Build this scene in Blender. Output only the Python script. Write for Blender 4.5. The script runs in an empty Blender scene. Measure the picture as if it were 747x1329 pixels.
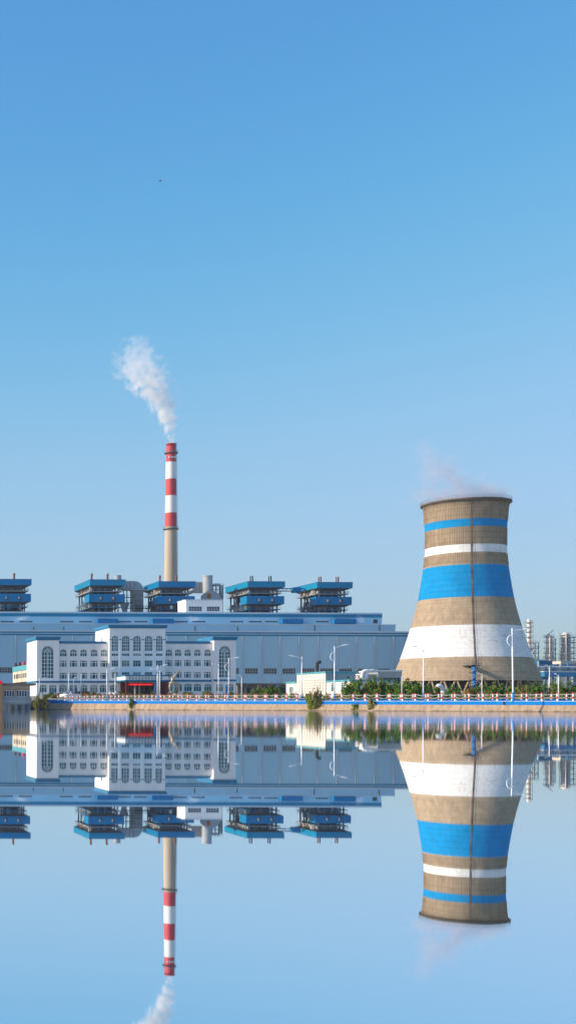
import bpy, math, random
from mathutils import Vector, noise as mnoise

R = math.radians
rnd = random.Random(7)
scene = bpy.context.scene
col = scene.collection

# ------------------------------------------------------------------ camera
F, X0, Y0, TH, CAMZ = 1600.0, -270.0, 918.6, 0.0035, 0.42     # focal length and principal point in photo pixels
cam_d = bpy.data.cameras.new('camera')
cam = bpy.data.objects.new('camera', cam_d)
col.objects.link(cam)
cam_d.sensor_width = 36.0
cam_d.lens = F / 1329.0 * 36.0
cam_d.shift_x = (373.5 - X0) / 1329.0
cam_d.shift_y = (Y0 - 664.5) / 1329.0
cam_d.clip_start = 0.05
cam_d.clip_end = 20000
cam.location = (0, 0, CAMZ)
cam.rotation_euler = (R(90), -TH, 0)
scene.camera = cam

# ------------------------------------------------------------------ sky and sun
SUN_EL, SUN_AZ = 28.0, -89.3            # azimuth measured from +Y towards +X
world = bpy.data.worlds.new('World')
scene.world = world
world.use_nodes = True
wn = world.node_tree
sky = wn.nodes.new('ShaderNodeTexSky')
sky.sky_type = 'NISHITA'
sky.sun_disc = False
sky.sun_elevation = R(SUN_EL)
sky.sun_rotation = R(SUN_AZ)
sky.air_density = 1.4
sky.dust_density = 1.5
sky.ozone_density = 10.0
sky.altitude = 0
bg = wn.nodes['Background']
bg.inputs['Strength'].default_value = 0.15
# the photograph's colour rendering of that sky: one tone curve for each channel, the same in every direction
sep = wn.nodes.new('ShaderNodeSeparateColor'); com = wn.nodes.new('ShaderNodeCombineColor')
wn.links.new(sky.outputs[0], sep.inputs[0])
for ch_, pts_ in enumerate((((.647, .50), (.839, .80), (1.2, 1.40), (1.856, 1.84), (16, 11)),
                            ((1.469, 1.62), (1.851, 2.08), (2.433, 2.53), (2.98, 2.72), (16, 11)),
                            ((3.175, 3.25), (3.73, 3.53), (4.2, 3.74), (16, 11)))):
    dv = wn.nodes.new('ShaderNodeMath'); dv.operation = 'DIVIDE'; dv.inputs[1].default_value = 16
    fc_ = wn.nodes.new('ShaderNodeFloatCurve')
    cu_ = fc_.mapping.curves[0]
    cu_.points[0].location = (0, 0); cu_.points[1].location = (1, pts_[-1][1] / 16)
    for (a_, b_) in pts_[:-1]: cu_.points.new(a_ / 16, b_ / 16)
    fc_.mapping.update()
    ml = wn.nodes.new('ShaderNodeMath'); ml.operation = 'MULTIPLY'; ml.inputs[1].default_value = 16
    wn.links.new(sep.outputs[ch_], dv.inputs[0]); wn.links.new(dv.outputs[0], fc_.inputs['Value']); wn.links.new(fc_.outputs[0], ml.inputs[0])
    wn.links.new(ml.outputs[0], com.inputs[ch_])
wn.links.new(com.outputs[0], bg.inputs['Color'])

sun_d = bpy.data.lights.new('sun', 'SUN')
sun_d.energy = 3.9
sun_d.angle = R(0.53)
sun_d.color = (1.0, 0.84, 0.64)
sun = bpy.data.objects.new('sun', sun_d)
col.objects.link(sun)
sdir = Vector((math.sin(R(SUN_AZ)) * math.cos(R(SUN_EL)), math.cos(R(SUN_AZ)) * math.cos(R(SUN_EL)), math.sin(R(SUN_EL))))
sun.rotation_euler = sdir.to_track_quat('Z', 'Y').to_euler()
sun.location = sdir * 300

scene.view_settings.view_transform = 'Standard'
scene.view_settings.look = 'None'
scene.view_settings.exposure = 0.53
scene.view_settings.gamma = 1.0
scene.render.film_transparent = False
scene.cycles.max_bounces = 8
scene.cycles.diffuse_bounces = 3
scene.cycles.glossy_bounces = 4
scene.cycles.volume_bounces = 4
scene.cycles.volume_step_rate = 0.5
scene.cycles.volume_max_steps = 256
scene.cycles.use_denoising = True

# ------------------------------------------------------------------ materials
MATS = {}
def nt(name):
    m = bpy.data.materials.new(name)
    m.use_nodes = True
    n = m.node_tree
    b = n.nodes['Principled BSDF']
    MATS[name] = m
    return m, n, b

def mat(name, c, rough=0.6, var=0.10, scale=0.6, bump=0.0, bscale=4.0, metal=0.0, spec=0.5, streak=False, island=0.0):
    """painted, cast or rolled surface: base colour with blotches, optional vertical weather streaks and fine relief"""
    m, n, b = nt(name)
    L = n.links
    b.inputs['Roughness'].default_value = rough
    b.inputs['Metallic'].default_value = metal
    b.inputs['Specular IOR Level'].default_value = spec
    tc = n.nodes.new('ShaderNodeTexCoord')
    src = tc.outputs['Object']
    mp = n.nodes.new('ShaderNodeMapping')
    mp.inputs['Scale'].default_value = (1, 1, 0.12) if streak else (1, 1, 1)
    L.new(src, mp.inputs['Vector'])
    t = n.nodes.new('ShaderNodeTexNoise')
    t.inputs['Scale'].default_value = scale
    t.inputs['Detail'].default_value = 6
    t.inputs['Roughness'].default_value = 0.62
    L.new(mp.outputs[0], t.inputs['Vector'])
    rp = n.nodes.new('ShaderNodeMapRange')
    rp.inputs['From Min'].default_value = 0.3
    rp.inputs['From Max'].default_value = 0.7
    rp.inputs['To Min'].default_value = 1 - var
    rp.inputs['To Max'].default_value = 1 + var * 0.6
    L.new(t.outputs['Fac'], rp.inputs['Value'])
    val = rp.outputs[0]
    if island:
        g = n.nodes.new('ShaderNodeNewGeometry')
        r2 = n.nodes.new('ShaderNodeMapRange')
        r2.inputs['To Min'].default_value = 1 - island
        r2.inputs['To Max'].default_value = 1 + island
        L.new(g.outputs['Random Per Island'], r2.inputs['Value'])
        mu = n.nodes.new('ShaderNodeMath'); mu.operation = 'MULTIPLY'
        L.new(val, mu.inputs[0]); L.new(r2.outputs[0], mu.inputs[1])
        val = mu.outputs[0]
    mx = n.nodes.new('ShaderNodeVectorMath'); mx.operation = 'SCALE'
    mx.inputs[0].default_value = c
    L.new(val, mx.inputs['Scale'])
    L.new(mx.outputs[0], b.inputs['Base Color'])
    if bump:
        t2 = n.nodes.new('ShaderNodeTexNoise')
        t2.inputs['Scale'].default_value = bscale
        t2.inputs['Detail'].default_value = 5
        L.new(src, t2.inputs['Vector'])
        bp = n.nodes.new('ShaderNodeBump')
        bp.inputs['Strength'].default_value = bump
        bp.inputs['Distance'].default_value = 0.1
        L.new(t2.outputs['Fac'], bp.inputs['Height'])
        L.new(bp.outputs[0], b.inputs['Normal'])
    return m

mat('plaster', (0.86, 0.83, 0.82), 0.8, 0.11, 0.25, streak=True)
mat('trim_blue', (0.035, 0.20, 0.36), 0.5, 0.15, 0.5, spec=0.15)
mat('frame_white', (0.72, 0.74, 0.76), 0.5, 0.05)
mat('hall_sheet', (0.35, 0.58, 0.73), 0.5, 0.13, 0.06, streak=True)
mat('hall_sheet_dark', (0.33, 0.55, 0.70), 0.5, 0.13, 0.06, streak=True)
mat('hall_pale', (0.55, 0.62, 0.68), 0.5, 0.10, 0.2)
mat('hall_blue', (0.012, 0.21, 0.38), 0.5, 0.12, 0.3, spec=0.15)
mat('boiler_blue', (0.002, 0.195, 0.41), 0.5, 0.16, 0.25, spec=0.15, streak=True)
mat('boiler_teal', (0.003, 0.235, 0.41), 0.5, 0.15, 0.25, spec=0.15, streak=True)
mat('monitor_blue', (0.010, 0.17, 0.38), 0.45, 0.12, 0.3, spec=0.15)
mat('steel_grey', (0.24, 0.25, 0.26), 0.55, 0.2, 0.6)
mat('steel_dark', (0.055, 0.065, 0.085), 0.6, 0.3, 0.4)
mat('steel_blue', (0.012, 0.14, 0.28), 0.5, 0.2, 0.5)
mat('core_navy', (0.012, 0.045, 0.10), 0.6, 0.4, 0.5)
mat('steel_pale', (0.55, 0.56, 0.56), 0.45, 0.12, 0.5)
mat('insul_cladding', (0.36, 0.375, 0.39), 0.45, 0.14, 0.25, streak=True)
mat('rust', (0.26, 0.095, 0.055), 0.8, 0.3, 1.0)
mat('orange_door', (0.45, 0.13, 0.04), 0.7, 0.2, 1.0)
mat('chimney_red', (0.55, 0.045, 0.06), 0.65, 0.16, 0.12, streak=True)
mat('chimney_white', (0.76, 0.76, 0.74), 0.7, 0.12, 0.12, streak=True)
mat('chimney_concrete', (0.46, 0.38, 0.29), 0.85, 0.16, 0.12, streak=True)
mat('paint_white', (0.80, 0.80, 0.79), 0.45, 0.07, 1.0)
mat('lamp_white', (0.78, 0.79, 0.80), 0.35, 0.04, 1.0)
mat('lamp_blue', (0.012, 0.20, 0.50), 0.4, 0.08, 1.0)
mat('parapet_blue', (0.002, 0.145, 0.44), 0.8, 0.14, 0.8, spec=0.1, bump=0.15, bscale=3)
mat('coping', (0.55, 0.52, 0.47), 0.8, 0.15, 1.0)
mat('bank_concrete', (0.31, 0.225, 0.15), 0.9, 0.32, 1.6, bump=0.5, bscale=2.5, streak=True)
_m = MATS['bank_concrete']; _n = _m.node_tree; _b = _n.nodes['Principled BSDF']
_src = _b.inputs['Base Color'].links[0].from_socket
_tc = _n.nodes.new('ShaderNodeTexCoord'); _sp = _n.nodes.new('ShaderNodeSeparateXYZ'); _n.links.new(_tc.outputs['Object'], _sp.inputs[0])
_nz = _n.nodes.new('ShaderNodeTexNoise'); _nz.inputs['Scale'].default_value = 1.1; _nz.inputs['Detail'].default_value = 5
_n.links.new(_tc.outputs['Object'], _nz.inputs['Vector'])
_ad = _n.nodes.new('ShaderNodeMath'); _ad.operation = 'MULTIPLY_ADD'; _ad.inputs[1].default_value = -0.5
_n.links.new(_nz.outputs['Fac'], _ad.inputs[0]); _n.links.new(_sp.outputs['Z'], _ad.inputs[2])
_mr = _n.nodes.new('ShaderNodeMapRange'); _mr.inputs['From Min'].default_value = 0.04; _mr.inputs['From Max'].default_value = 0.16
_mr.inputs['To Min'].default_value = 0.45; _mr.inputs['To Max'].default_value = 1.0     # algae and tide mark at the waterline
_n.links.new(_ad.outputs[0], _mr.inputs['Value'])
_sc = _n.nodes.new('ShaderNodeVectorMath'); _sc.operation = 'SCALE'
_n.links.new(_src, _sc.inputs[0]); _n.links.new(_mr.outputs[0], _sc.inputs['Scale']); _n.links.new(_sc.outputs[0], _b.inputs['Base Color'])
mat('bank_wet', (0.20, 0.16, 0.12), 0.6, 0.25, 1.2)
mat('pavement', (0.42, 0.39, 0.35), 0.9, 0.15, 0.3, bump=0.2)
mat('asphalt', (0.07, 0.07, 0.075), 0.9, 0.2, 0.4)
mat('ground_earth', (0.34, 0.30, 0.23), 0.95, 0.4, 0.08, bump=0.4, bscale=1.0)
mat('bollard_red', (0.62, 0.03, 0.03), 0.45, 0.1, 2.0)
mat('bollard_white', (0.80, 0.79, 0.77), 0.5, 0.08, 2.0)
mat('chain', (0.42, 0.43, 0.46), 0.5, 0.1, 2.0)
mat('brick_tan', (0.44, 0.33, 0.24), 0.9, 0.3, 3.0, bump=0.4, bscale=8)
mat('brick_orange', (0.37, 0.20, 0.10), 0.9, 0.25, 3.0, bump=0.4, bscale=8)
mat('roof_brown', (0.20, 0.15, 0.12), 0.9, 0.2, 1.0)
mat('concrete_grey', (0.28, 0.30, 0.32), 0.9, 0.2, 0.7, streak=True, bump=0.3)
mat('cream_wall', (0.66, 0.56, 0.42), 0.85, 0.10, 0.5, streak=True)
mat('teal_roof', (0.07, 0.33, 0.40), 0.5, 0.12, 0.6)
mat('white_wall', (0.66, 0.62, 0.55), 0.85, 0.07, 0.5, streak=True)
mat('grey_wall', (0.36, 0.35, 0.35), 0.85, 0.1, 0.5)
mat('vent_brown', (0.16, 0.09, 0.06), 0.9, 0.2)
mat('dark_red', (0.11, 0.012, 0.018), 0.5, 0.15, 1.0)
mat('banner_red', (0.75, 0.012, 0.02), 0.5, 0.05, 1.0)
mat('letter_dark', (0.05, 0.055, 0.065), 0.6, 0.1)
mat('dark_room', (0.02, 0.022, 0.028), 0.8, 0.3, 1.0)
mat('rubber', (0.02, 0.02, 0.02), 0.8, 0.1)
mat('car_paint', (0.78, 0.79, 0.80), 0.25, 0.02, 1.0)
mat('head_glass', (0.6, 0.62, 0.65), 0.1, 0.05)
mat('tail_red', (0.4, 0.01, 0.01), 0.2, 0.05)
mat('bronze', (0.42, 0.35, 0.26), 0.4, 0.2, 1.0, metal=0.5)
mat('bark', (0.10, 0.07, 0.05), 0.9, 0.3, 3.0)
mat('leaf_dark', (0.085, 0.165, 0.022), 0.7, 0.35, 0.7, spec=0.15, island=0.45)
mat('leaf_mid', (0.14, 0.19, 0.025), 0.7, 0.35, 0.8, spec=0.15, island=0.45)
mat('leaf_olive', (0.20, 0.185, 0.055), 0.7, 0.35, 1.0, spec=0.15, island=0.45)
mat('leaf_yellow', (0.26, 0.21, 0.035), 0.7, 0.35, 1.0, spec=0.15, island=0.4)
mat('bird_dark', (0.02, 0.02, 0.025), 0.8, 0.1)
mat('column_pale', (0.72, 0.66, 0.60), 0.5, 0.14, 0.3, streak=True)
mat('refinery_blue', (0.02, 0.20, 0.45), 0.5, 0.15, 0.3)
mat('black_pipe', (0.02, 0.025, 0.035), 0.5, 0.2)

def glass_mat(name, c, var):
    m, n, b = nt(name)
    L = n.links
    b.inputs['Roughness'].default_value = 0.06
    oi = n.nodes.new('ShaderNodeObjectInfo')
    tc = n.nodes.new('ShaderNodeTexCoord')
    ns = n.nodes.new('ShaderNodeTexNoise')
    ns.inputs['Scale'].default_value = 0.9
    ns.inputs['Detail'].default_value = 2
    ad = n.nodes.new('ShaderNodeVectorMath'); ad.operation = 'ADD'
    sc = n.nodes.new('ShaderNodeVectorMath'); sc.operation = 'SCALE'
    sc.inputs[0].default_value = (37, 11, 23)
    L.new(oi.outputs['Random'], sc.inputs['Scale'])
    L.new(tc.outputs['Object'], ad.inputs[0]); L.new(sc.outputs[0], ad.inputs[1])
    L.new(ad.outputs[0], ns.inputs['Vector'])
    rp = n.nodes.new('ShaderNodeMapRange')
    rp.inputs['From Min'].default_value = 0.3; rp.inputs['From Max'].default_value = 0.75
    rp.inputs['To Min'].default_value = 1 - var; rp.inputs['To Max'].default_value = 1 + 2 * var
    L.new(ns.outputs['Fac'], rp.inputs['Value'])
    mx = n.nodes.new('ShaderNodeVectorMath'); mx.operation = 'SCALE'
    mx.inputs[0].default_value = c
    L.new(rp.outputs[0], mx.inputs['Scale'])
    L.new(mx.outputs[0], b.inputs['Base Color'])
glass_mat('glass', (0.008, 0.085, 0.11), 0.6)
MATS['banner_red'].node_tree.nodes['Principled BSDF'].inputs['Emission Color'].default_value = (1, .01, .02, 1)
MATS['banner_red'].node_tree.nodes['Principled BSDF'].inputs['Emission Strength'].default_value = 0.0
led = mat('led_red', (0.7, 0.01, 0.02), 0.5, 0.05)
led.node_tree.nodes['Principled BSDF'].inputs['Emission Color'].default_value = (1, .01, .02, 1)
led.node_tree.nodes['Principled BSDF'].inputs['Emission Strength'].default_value = 0.55
glass_mat('blind', (0.16, 0.22, 0.21), 0.4)
glass_mat('glass_dark', (0.02, 0.03, 0.045), 0.7)

def tower_mat(name, c, var=0.14, lift=0.0, wear=None):
    """slip-formed concrete or paint on it: rain streaks, stains and the faint pour lifts"""
    m, n, b = nt(name)
    L = n.links
    b.inputs['Roughness'].default_value = 0.9
    b.inputs['Specular IOR Level'].default_value = 0.15
    tc = n.nodes.new('ShaderNodeTexCoord')
    def nz(scale, sc3, lo, hi, a, z):
        mp = n.nodes.new('ShaderNodeMapping'); mp.inputs['Scale'].default_value = sc3
        L.new(tc.outputs['Object'], mp.inputs['Vector'])
        t = n.nodes.new('ShaderNodeTexNoise'); t.inputs['Scale'].default_value = scale
        t.inputs['Detail'].default_value = 6; t.inputs['Roughness'].default_value = 0.65
        L.new(mp.outputs[0], t.inputs['Vector'])
        r = n.nodes.new('ShaderNodeMapRange')
        r.inputs['From Min'].default_value = lo; r.inputs['From Max'].default_value = hi
        r.inputs['To Min'].default_value = a; r.inputs['To Max'].default_value = z
        L.new(t.outputs['Fac'], r.inputs['Value'])
        return r.outputs[0]
    a = nz(0.25, (1, 1, 1), 0.3, 0.7, 1 - var, 1 + var * 0.6)
    s = nz(1.1, (1, 1, 0.06), 0.35, 0.65, 1 - var, 1 + var * 0.4)
    h = nz(0.9, (0.05, 0.05, 2.2), 0.35, 0.65, 1 - var * 0.7, 1 + var * 0.3)
    m1 = n.nodes.new('ShaderNodeMath'); m1.operation = 'MULTIPLY'
    m2 = n.nodes.new('ShaderNodeMath'); m2.operation = 'MULTIPLY'
    L.new(a, m1.inputs[0]); L.new(s, m1.inputs[1]); L.new(m1.outputs[0], m2.inputs[0]); L.new(h, m2.inputs[1])
    mx = n.nodes.new('ShaderNodeVectorMath'); mx.operation = 'SCALE'
    mx.inputs[0].default_value = c
    if lift:
        # dirt caught in the joints between pour lifts
        sz = n.nodes.new('ShaderNodeSeparateXYZ'); L.new(tc.outputs['Object'], sz.inputs[0])
        pp_ = n.nodes.new('ShaderNodeMath'); pp_.operation = 'PINGPONG'; pp_.inputs[1].default_value = 1.3
        L.new(sz.outputs['Z'], pp_.inputs[0])
        lr = n.nodes.new('ShaderNodeMapRange'); lr.inputs['From Min'].default_value = 0.0; lr.inputs['From Max'].default_value = 0.28
        lr.inputs['To Min'].default_value = 1 - lift; lr.inputs['To Max'].default_value = 1.0
        L.new(pp_.outputs[0], lr.inputs['Value'])
        m3 = n.nodes.new('ShaderNodeMath'); m3.operation = 'MULTIPLY'
        L.new(m2.outputs[0], m3.inputs[0]); L.new(lr.outputs[0], m3.inputs[1])
        m2 = m3
    L.new(m2.outputs[0], mx.inputs['Scale'])
    if wear:
        # flaked patches and run-off marks where the concrete shows through the paint
        f1 = nz(0.55, (1, 1, 2.6), 0.56, 0.68, 0.0, 0.6)
        f2 = nz(1.3, (1, 1, 0.10), 0.55, 0.70, 0.0, 0.5)
        fx_ = n.nodes.new('ShaderNodeMath'); fx_.operation = 'MAXIMUM'
        L.new(f1, fx_.inputs[0]); L.new(f2, fx_.inputs[1])
        mc = n.nodes.new('ShaderNodeMix'); mc.data_type = 'RGBA'
        mc.inputs['B'].default_value = (*wear, 1)
        L.new(fx_.outputs[0], mc.inputs['Factor']); L.new(mx.outputs[0], mc.inputs['A'])
        L.new(mc.outputs['Result'], b.inputs['Base Color'])
    else:
        L.new(mx.outputs[0], b.inputs['Base Color'])
tower_mat('tower_concrete', (0.41, 0.315, 0.215), 0.18, 0.17)
tower_mat('tower_white', (0.78, 0.77, 0.75), 0.07, 0.08, (0.36, 0.30, 0.23))
tower_mat('tower_blue', (0.0, 0.265, 0.58), 0.12, 0.16, (0.05, 0.20, 0.38))
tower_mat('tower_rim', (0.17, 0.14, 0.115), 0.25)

def water_mat():
    m, n, b = nt('lake_water')
    L = n.links
    tc = n.nodes.new('ShaderNodeTexCoord')
    def ripple(scale, sc3):
        mp = n.nodes.new('ShaderNodeMapping'); mp.inputs['Scale'].default_value = sc3
        L.new(tc.outputs['Object'], mp.inputs['Vector'])
        t = n.nodes.new('ShaderNodeTexNoise'); t.inputs['Scale'].default_value = scale
        t.inputs['Detail'].default_value = 4
        L.new(mp.outputs[0], t.inputs['Vector'])
        s = n.nodes.new('ShaderNodeVectorMath'); s.operation = 'SUBTRACT'
        s.inputs[1].default_value = (0.5, 0.5, 0.5)
        L.new(t.outputs['Color'], s.inputs[0])
        return s.outputs[0]
    r1 = ripple(0.7, (1, 1, 1))
    # breeze far out on the lake, calmer by the near bank
    sp = n.nodes.new('ShaderNodeSeparateXYZ'); L.new(tc.outputs['Object'], sp.inputs[0])
    def by_dist(y0, y1, a, z):
        rg = n.nodes.new('ShaderNodeMapRange'); rg.interpolation_type = 'SMOOTHSTEP'
        rg.inputs['From Min'].default_value = y0; rg.inputs['From Max'].default_value = y1
        rg.inputs['To Min'].default_value = a; rg.inputs['To Max'].default_value = z
        L.new(sp.outputs['Y'], rg.inputs['Value'])
        return rg
    rg = by_dist(2, 25, 0.0005, 0.006)
    L.new(by_dist(0.5, 16, 0.013, 0.036).outputs[0], b.inputs['Roughness'])
    sc = n.nodes.new('ShaderNodeVectorMath'); sc.operation = 'SCALE'
    L.new(r1, sc.inputs[0]); L.new(rg.outputs[0], sc.inputs['Scale'])
    fl = n.nodes.new('ShaderNodeVectorMath'); fl.operation = 'MULTIPLY'
    fl.inputs[1].default_value = (1, 1, 0)
    L.new(sc.outputs[0], fl.inputs[0])
    ad = n.nodes.new('ShaderNodeVectorMath'); ad.operation = 'ADD'
    ad.inputs[1].default_value = (0, 0, 1)
    L.new(fl.outputs[0], ad.inputs[0])
    no = n.nodes.new('ShaderNodeVectorMath'); no.operation = 'NORMALIZE'
    L.new(ad.outputs[0], no.inputs[0])
    L.new(no.outputs[0], b.inputs['Normal'])
    b.inputs['Base Color'].default_value = (0.86, 0.91, 0.95, 1)
    b.inputs['Metallic'].default_value = 1.0
water_mat()

# ------------------------------------------------------------------ mesh helpers
def U(px, py, Y):
    """place in the photograph and depth -> metres (X, Z)"""
    dx, dy = px - X0, py - Y0
    u, v = dx + dy * TH, dy - dx * TH
    return u / F * Y, CAMZ - v / F * Y
def UX(px, Y, py=890): return U(px, py, Y)[0]
def UZ(px, py, Y): return U(px, py, Y)[1]

def G(Y):
    pts = [(140, 1.45), (210, 1.75), (330, 3.8), (560, 6.5), (700, 6.8)]
    if Y <= pts[0][0]: return pts[0][1]
    for (a, za), (b, zb) in zip(pts, pts[1:]):
        if Y <= b: return za + (zb - za) * (Y - a) / (b - a)
    return pts[-1][1]

class MB:
    def __init__(self, o=(0, 0, 0)):
        self.v = []; self.f = []; self.m = []; self.o = Vector(o)
    def add(self, pts, faces, mi=0):
        k = len(self.v)
        self.v += [tuple(Vector(p) - self.o) for p in pts]
        for f in faces:
            self.f.append(tuple(i + k for i in f)); self.m.append(mi)
        return self
    def box(self, x0, x1, y0, y1, z0, z1, mi=0):
        return self.add([(x0, y0, z0), (x1, y0, z0), (x1, y1, z0), (x0, y1, z0), (x0, y0, z1), (x1, y0, z1), (x1, y1, z1), (x0, y1, z1)],
                        [(0, 3, 2, 1), (4, 5, 6, 7), (0, 1, 5, 4), (1, 2, 6, 5), (2, 3, 7, 6), (3, 0, 4, 7)], mi)
    def frustum(self, a, b, mi=0):
        """a, b = (x0,x1,y0,y1,z): two rectangles joined"""
        pts = []
        for (x0, x1, y0, y1, z) in (a, b):
            pts += [(x0, y0, z), (x1, y0, z), (x1, y1, z), (x0, y1, z)]
        return self.add(pts, [(0, 3, 2, 1), (4, 5, 6, 7), (0, 1, 5, 4), (1, 2, 6, 5), (2, 3, 7, 6), (3, 0, 4, 7)], mi)
    def quad(self, pts, mi=0):
        return self.add(pts, [tuple(range(len(pts)))], mi)
    def tube(self, p0, p1, r0, r1=None, n=8, mi=0, cap=True):
        r1 = r0 if r1 is None else r1
        p0, p1 = Vector(p0), Vector(p1)
        d = (p1 - p0).normalized()
        a = d.orthogonal().normalized(); b = d.cross(a)
        pts = []
        for (p, r) in ((p0, r0), (p1, r1)):
            for i in range(n):
                t = 2 * math.pi * i / n
                pts.append(p + a * (r * math.cos(t)) + b * (r * math.sin(t)))
        fs = [(i, (i + 1) % n, n + (i + 1) % n, n + i) for i in range(n)]
        if cap: fs += [tuple(range(n - 1, -1, -1)), tuple(range(n, 2 * n))]
        return self.add(pts, fs, mi)
    def path(self, pts, rads, n=8, mi=0):
        pts = [Vector(p) for p in pts]
        if not isinstance(rads, (list, tuple)): rads = [rads] * len(pts)
        out = []; ref = None
        for i, p in enumerate(pts):
            d = (pts[min(i + 1, len(pts) - 1)] - pts[max(i - 1, 0)]).normalized()
            a = d.orthogonal().normalized() if ref is None else (ref - d * ref.dot(d)).normalized()
            ref = a; b = d.cross(a)
            for k in range(n):
                t = 2 * math.pi * k / n
                out.append(p + a * (rads[i] * math.cos(t)) + b * (rads[i] * math.sin(t)))
        fs = []
        for i in range(len(pts) - 1):
            for k in range(n):
                fs.append((i * n + k, i * n + (k + 1) % n, (i + 1) * n + (k + 1) % n, (i + 1) * n + k))
        e = (len(pts) - 1) * n
        fs += [tuple(range(n - 1, -1, -1)), tuple(range(e, e + n))]
        return self.add(out, fs, mi)
    def lathe(self, prof, n=32, c=(0, 0), mi=0, mif=None, caps=False):
        pts = []
        for (r, z) in prof:
            for i in range(n):
                t = 2 * math.pi * i / n
                pts.append((c[0] + r * math.cos(t), c[1] + r * math.sin(t), z))
        k = len(self.v)
        self.v += [tuple(Vector(p) - self.o) for p in pts]
        for j in range(len(prof) - 1):
            zz = (prof[j][1] + prof[j + 1][1]) / 2
            q = mif(zz) if mif else mi
            for i in range(n):
                self.f.append((k + j * n + i, k + j * n + (i + 1) % n, k + (j + 1) * n + (i + 1) % n, k + (j + 1) * n + i)); self.m.append(q)
        if caps:
            self.f.append(tuple(k + i for i in range(n - 1, -1, -1))); self.m.append(mi)
            e = (len(prof) - 1) * n
            self.f.append(tuple(k + e + i for i in range(n))); self.m.append(mi)
        return self
    def extrude(self, poly, y0, y1, mi=0):
        """poly in (x, z), extruded along y"""
        n = len(poly)
        pts = [(x, y0, z) for x, z in poly] + [(x, y1, z) for x, z in poly]
        fs = [tuple(range(n)), tuple(range(2 * n - 1, n - 1, -1))]
        fs += [(i, i + n, (i + 1) % n + n, (i + 1) % n) for i in range(n)]
        return self.add(pts, fs, mi)
    def mesh(self, name, mats, smooth=False):
        me = bpy.data.meshes.new(name)
        me.from_pydata(self.v, [], self.f)
        for q in (mats if isinstance(mats, (list, tuple)) else [mats]):
            me.materials.append(MATS[q])
        me.polygons.foreach_set('material_index', self.m)
        if smooth:
            me.polygons.foreach_set('use_smooth', [True] * len(me.polygons))
        me.update()
        return me
    def build(self, name, mats, parent=None, smooth=False, loc=None):
        return put(name, self.mesh(name, mats, smooth), parent, loc)

def put(name, me, parent=None, loc=None, rot=None, scale=None):
    o = bpy.data.objects.new(name, me)
    col.objects.link(o)
    if parent is not None: o.parent = parent
    if loc is not None: o.location = loc
    if rot is not None: o.rotation_euler = rot
    if scale is not None: o.scale = scale
    return o

def tag(o, label=None, cat=None, group=None, kind=None):
    if label: o['label'] = label
    if cat: o['category'] = cat
    if group: o['group'] = group
    if kind: o['kind'] = kind
    return o

def thing(name, label, cat, loc, group=None, rz=0.0):
    e = bpy.data.objects.new(name, None)
    col.objects.link(e)
    e.empty_display_size = 0.5
    e.location = loc
    e.rotation_euler = (0, 0, rz)
    return tag(e, label, cat, group)

# ------------------------------------------------------------------ setting: water, ground, bank, road
WZ = 0.24       # lake level
tag(MB().quad([(-3000, -600, WZ), (3000, -600, WZ), (3000, 400, WZ), (-3000, 400, WZ)]).build('lake_water', 'lake_water'),
    'calm lake mirroring the power plant', None, None, 'structure')
tag(MB().quad([(-3000, -600, -2.5), (3000, -600, -2.5), (3000, 400, -2.5), (-3000, 400, -2.5)]).build('lake_bed', 'ground_earth'),
    'bed of the lake', None, None, 'structure')

A, B = Vector((89, 140)), Vector((44, 210))
DIR = (B - A).normalized(); NRM = Vector((DIR.y, -DIR.x))
def S(t, off=0.0):
    p = A.lerp(B, t) + NRM * off
    return p.x, p.y
SHORE = [(3000, -500), (600, -120), S(-1.58), S(-1.0), S(-0.5)] + [S(i / 20) for i in range(21)] + [(40, 216.5), (33, 223), (-40, 245), (-700, 330), (-3000, 380)]
OFFS = [0, 1, 3, 8, 15, 25, 40, 60, 90, 130, 180, 240, 320, 420, 600, 1000, 1800, 2600]
mb = MB()
pts = []; fs = []
nr = len(OFFS)
for (x, y) in SHORE:
    for o in OFFS:
        pts.append((x, y + o, G(y + o) - 0.02))
for i in range(len(SHORE) - 1):
    for j in range(nr - 1):
        fs.append((i * nr + j, i * nr + j + 1, (i + 1) * nr + j + 1, (i + 1) * nr + j))
mb.add(pts, fs)
tag(mb.build('ground', 'ground_earth'), 'earth and rough grass behind the lake bank', None, None, 'structure')

def strip(name, a, b, z, mname, ts, thick=None):
    """a band along the shore between two offsets, following the ground"""
    mb = MB()
    pts, fs = [], []
    for t in ts:
        (x0, y0), (x1, y1) = S(t, a), S(t, b)
        pts += [(x0, y0, G(y0) + z), (x1, y1, G(y1) + z)]
    for i in range(len(ts) - 1):
        fs.append((2 * i, 2 * i + 2, 2 * i + 3, 2 * i + 1))
    mb.add(pts, fs)
    return tag(mb.build(name, mname), None, None, None, 'structure')
TS = [i / 20 for i in range(-30, 22)]
strip('footpath', 0.3, 5.0, 0.004, 'pavement', TS)
strip('road', 5.3, 14.0, 0.0, 'asphalt', TS)
strip('pavement', 14.3, 24.0, 0.012, 'pavement', TS)
mb = MB()
for i in range(-30, 21):
    (x0, y0), (x1, y1) = S(i / 20 + 0.002, 9.55), S(i / 20 + 0.027, 9.55)
    (x2, y2), (x3, y3) = S(i / 20 + 0.027, 9.70), S(i / 20 + 0.002, 9.70)
    mb.quad([(x0, y0, G(y0) + .012), (x1, y1, G(y1) + .012), (x2, y2, G(y2) + .012), (x3, y3, G(y3) + .012)])
tag(mb.build('road_marking', 'paint_white'), None, None, None, 'structure')

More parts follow.
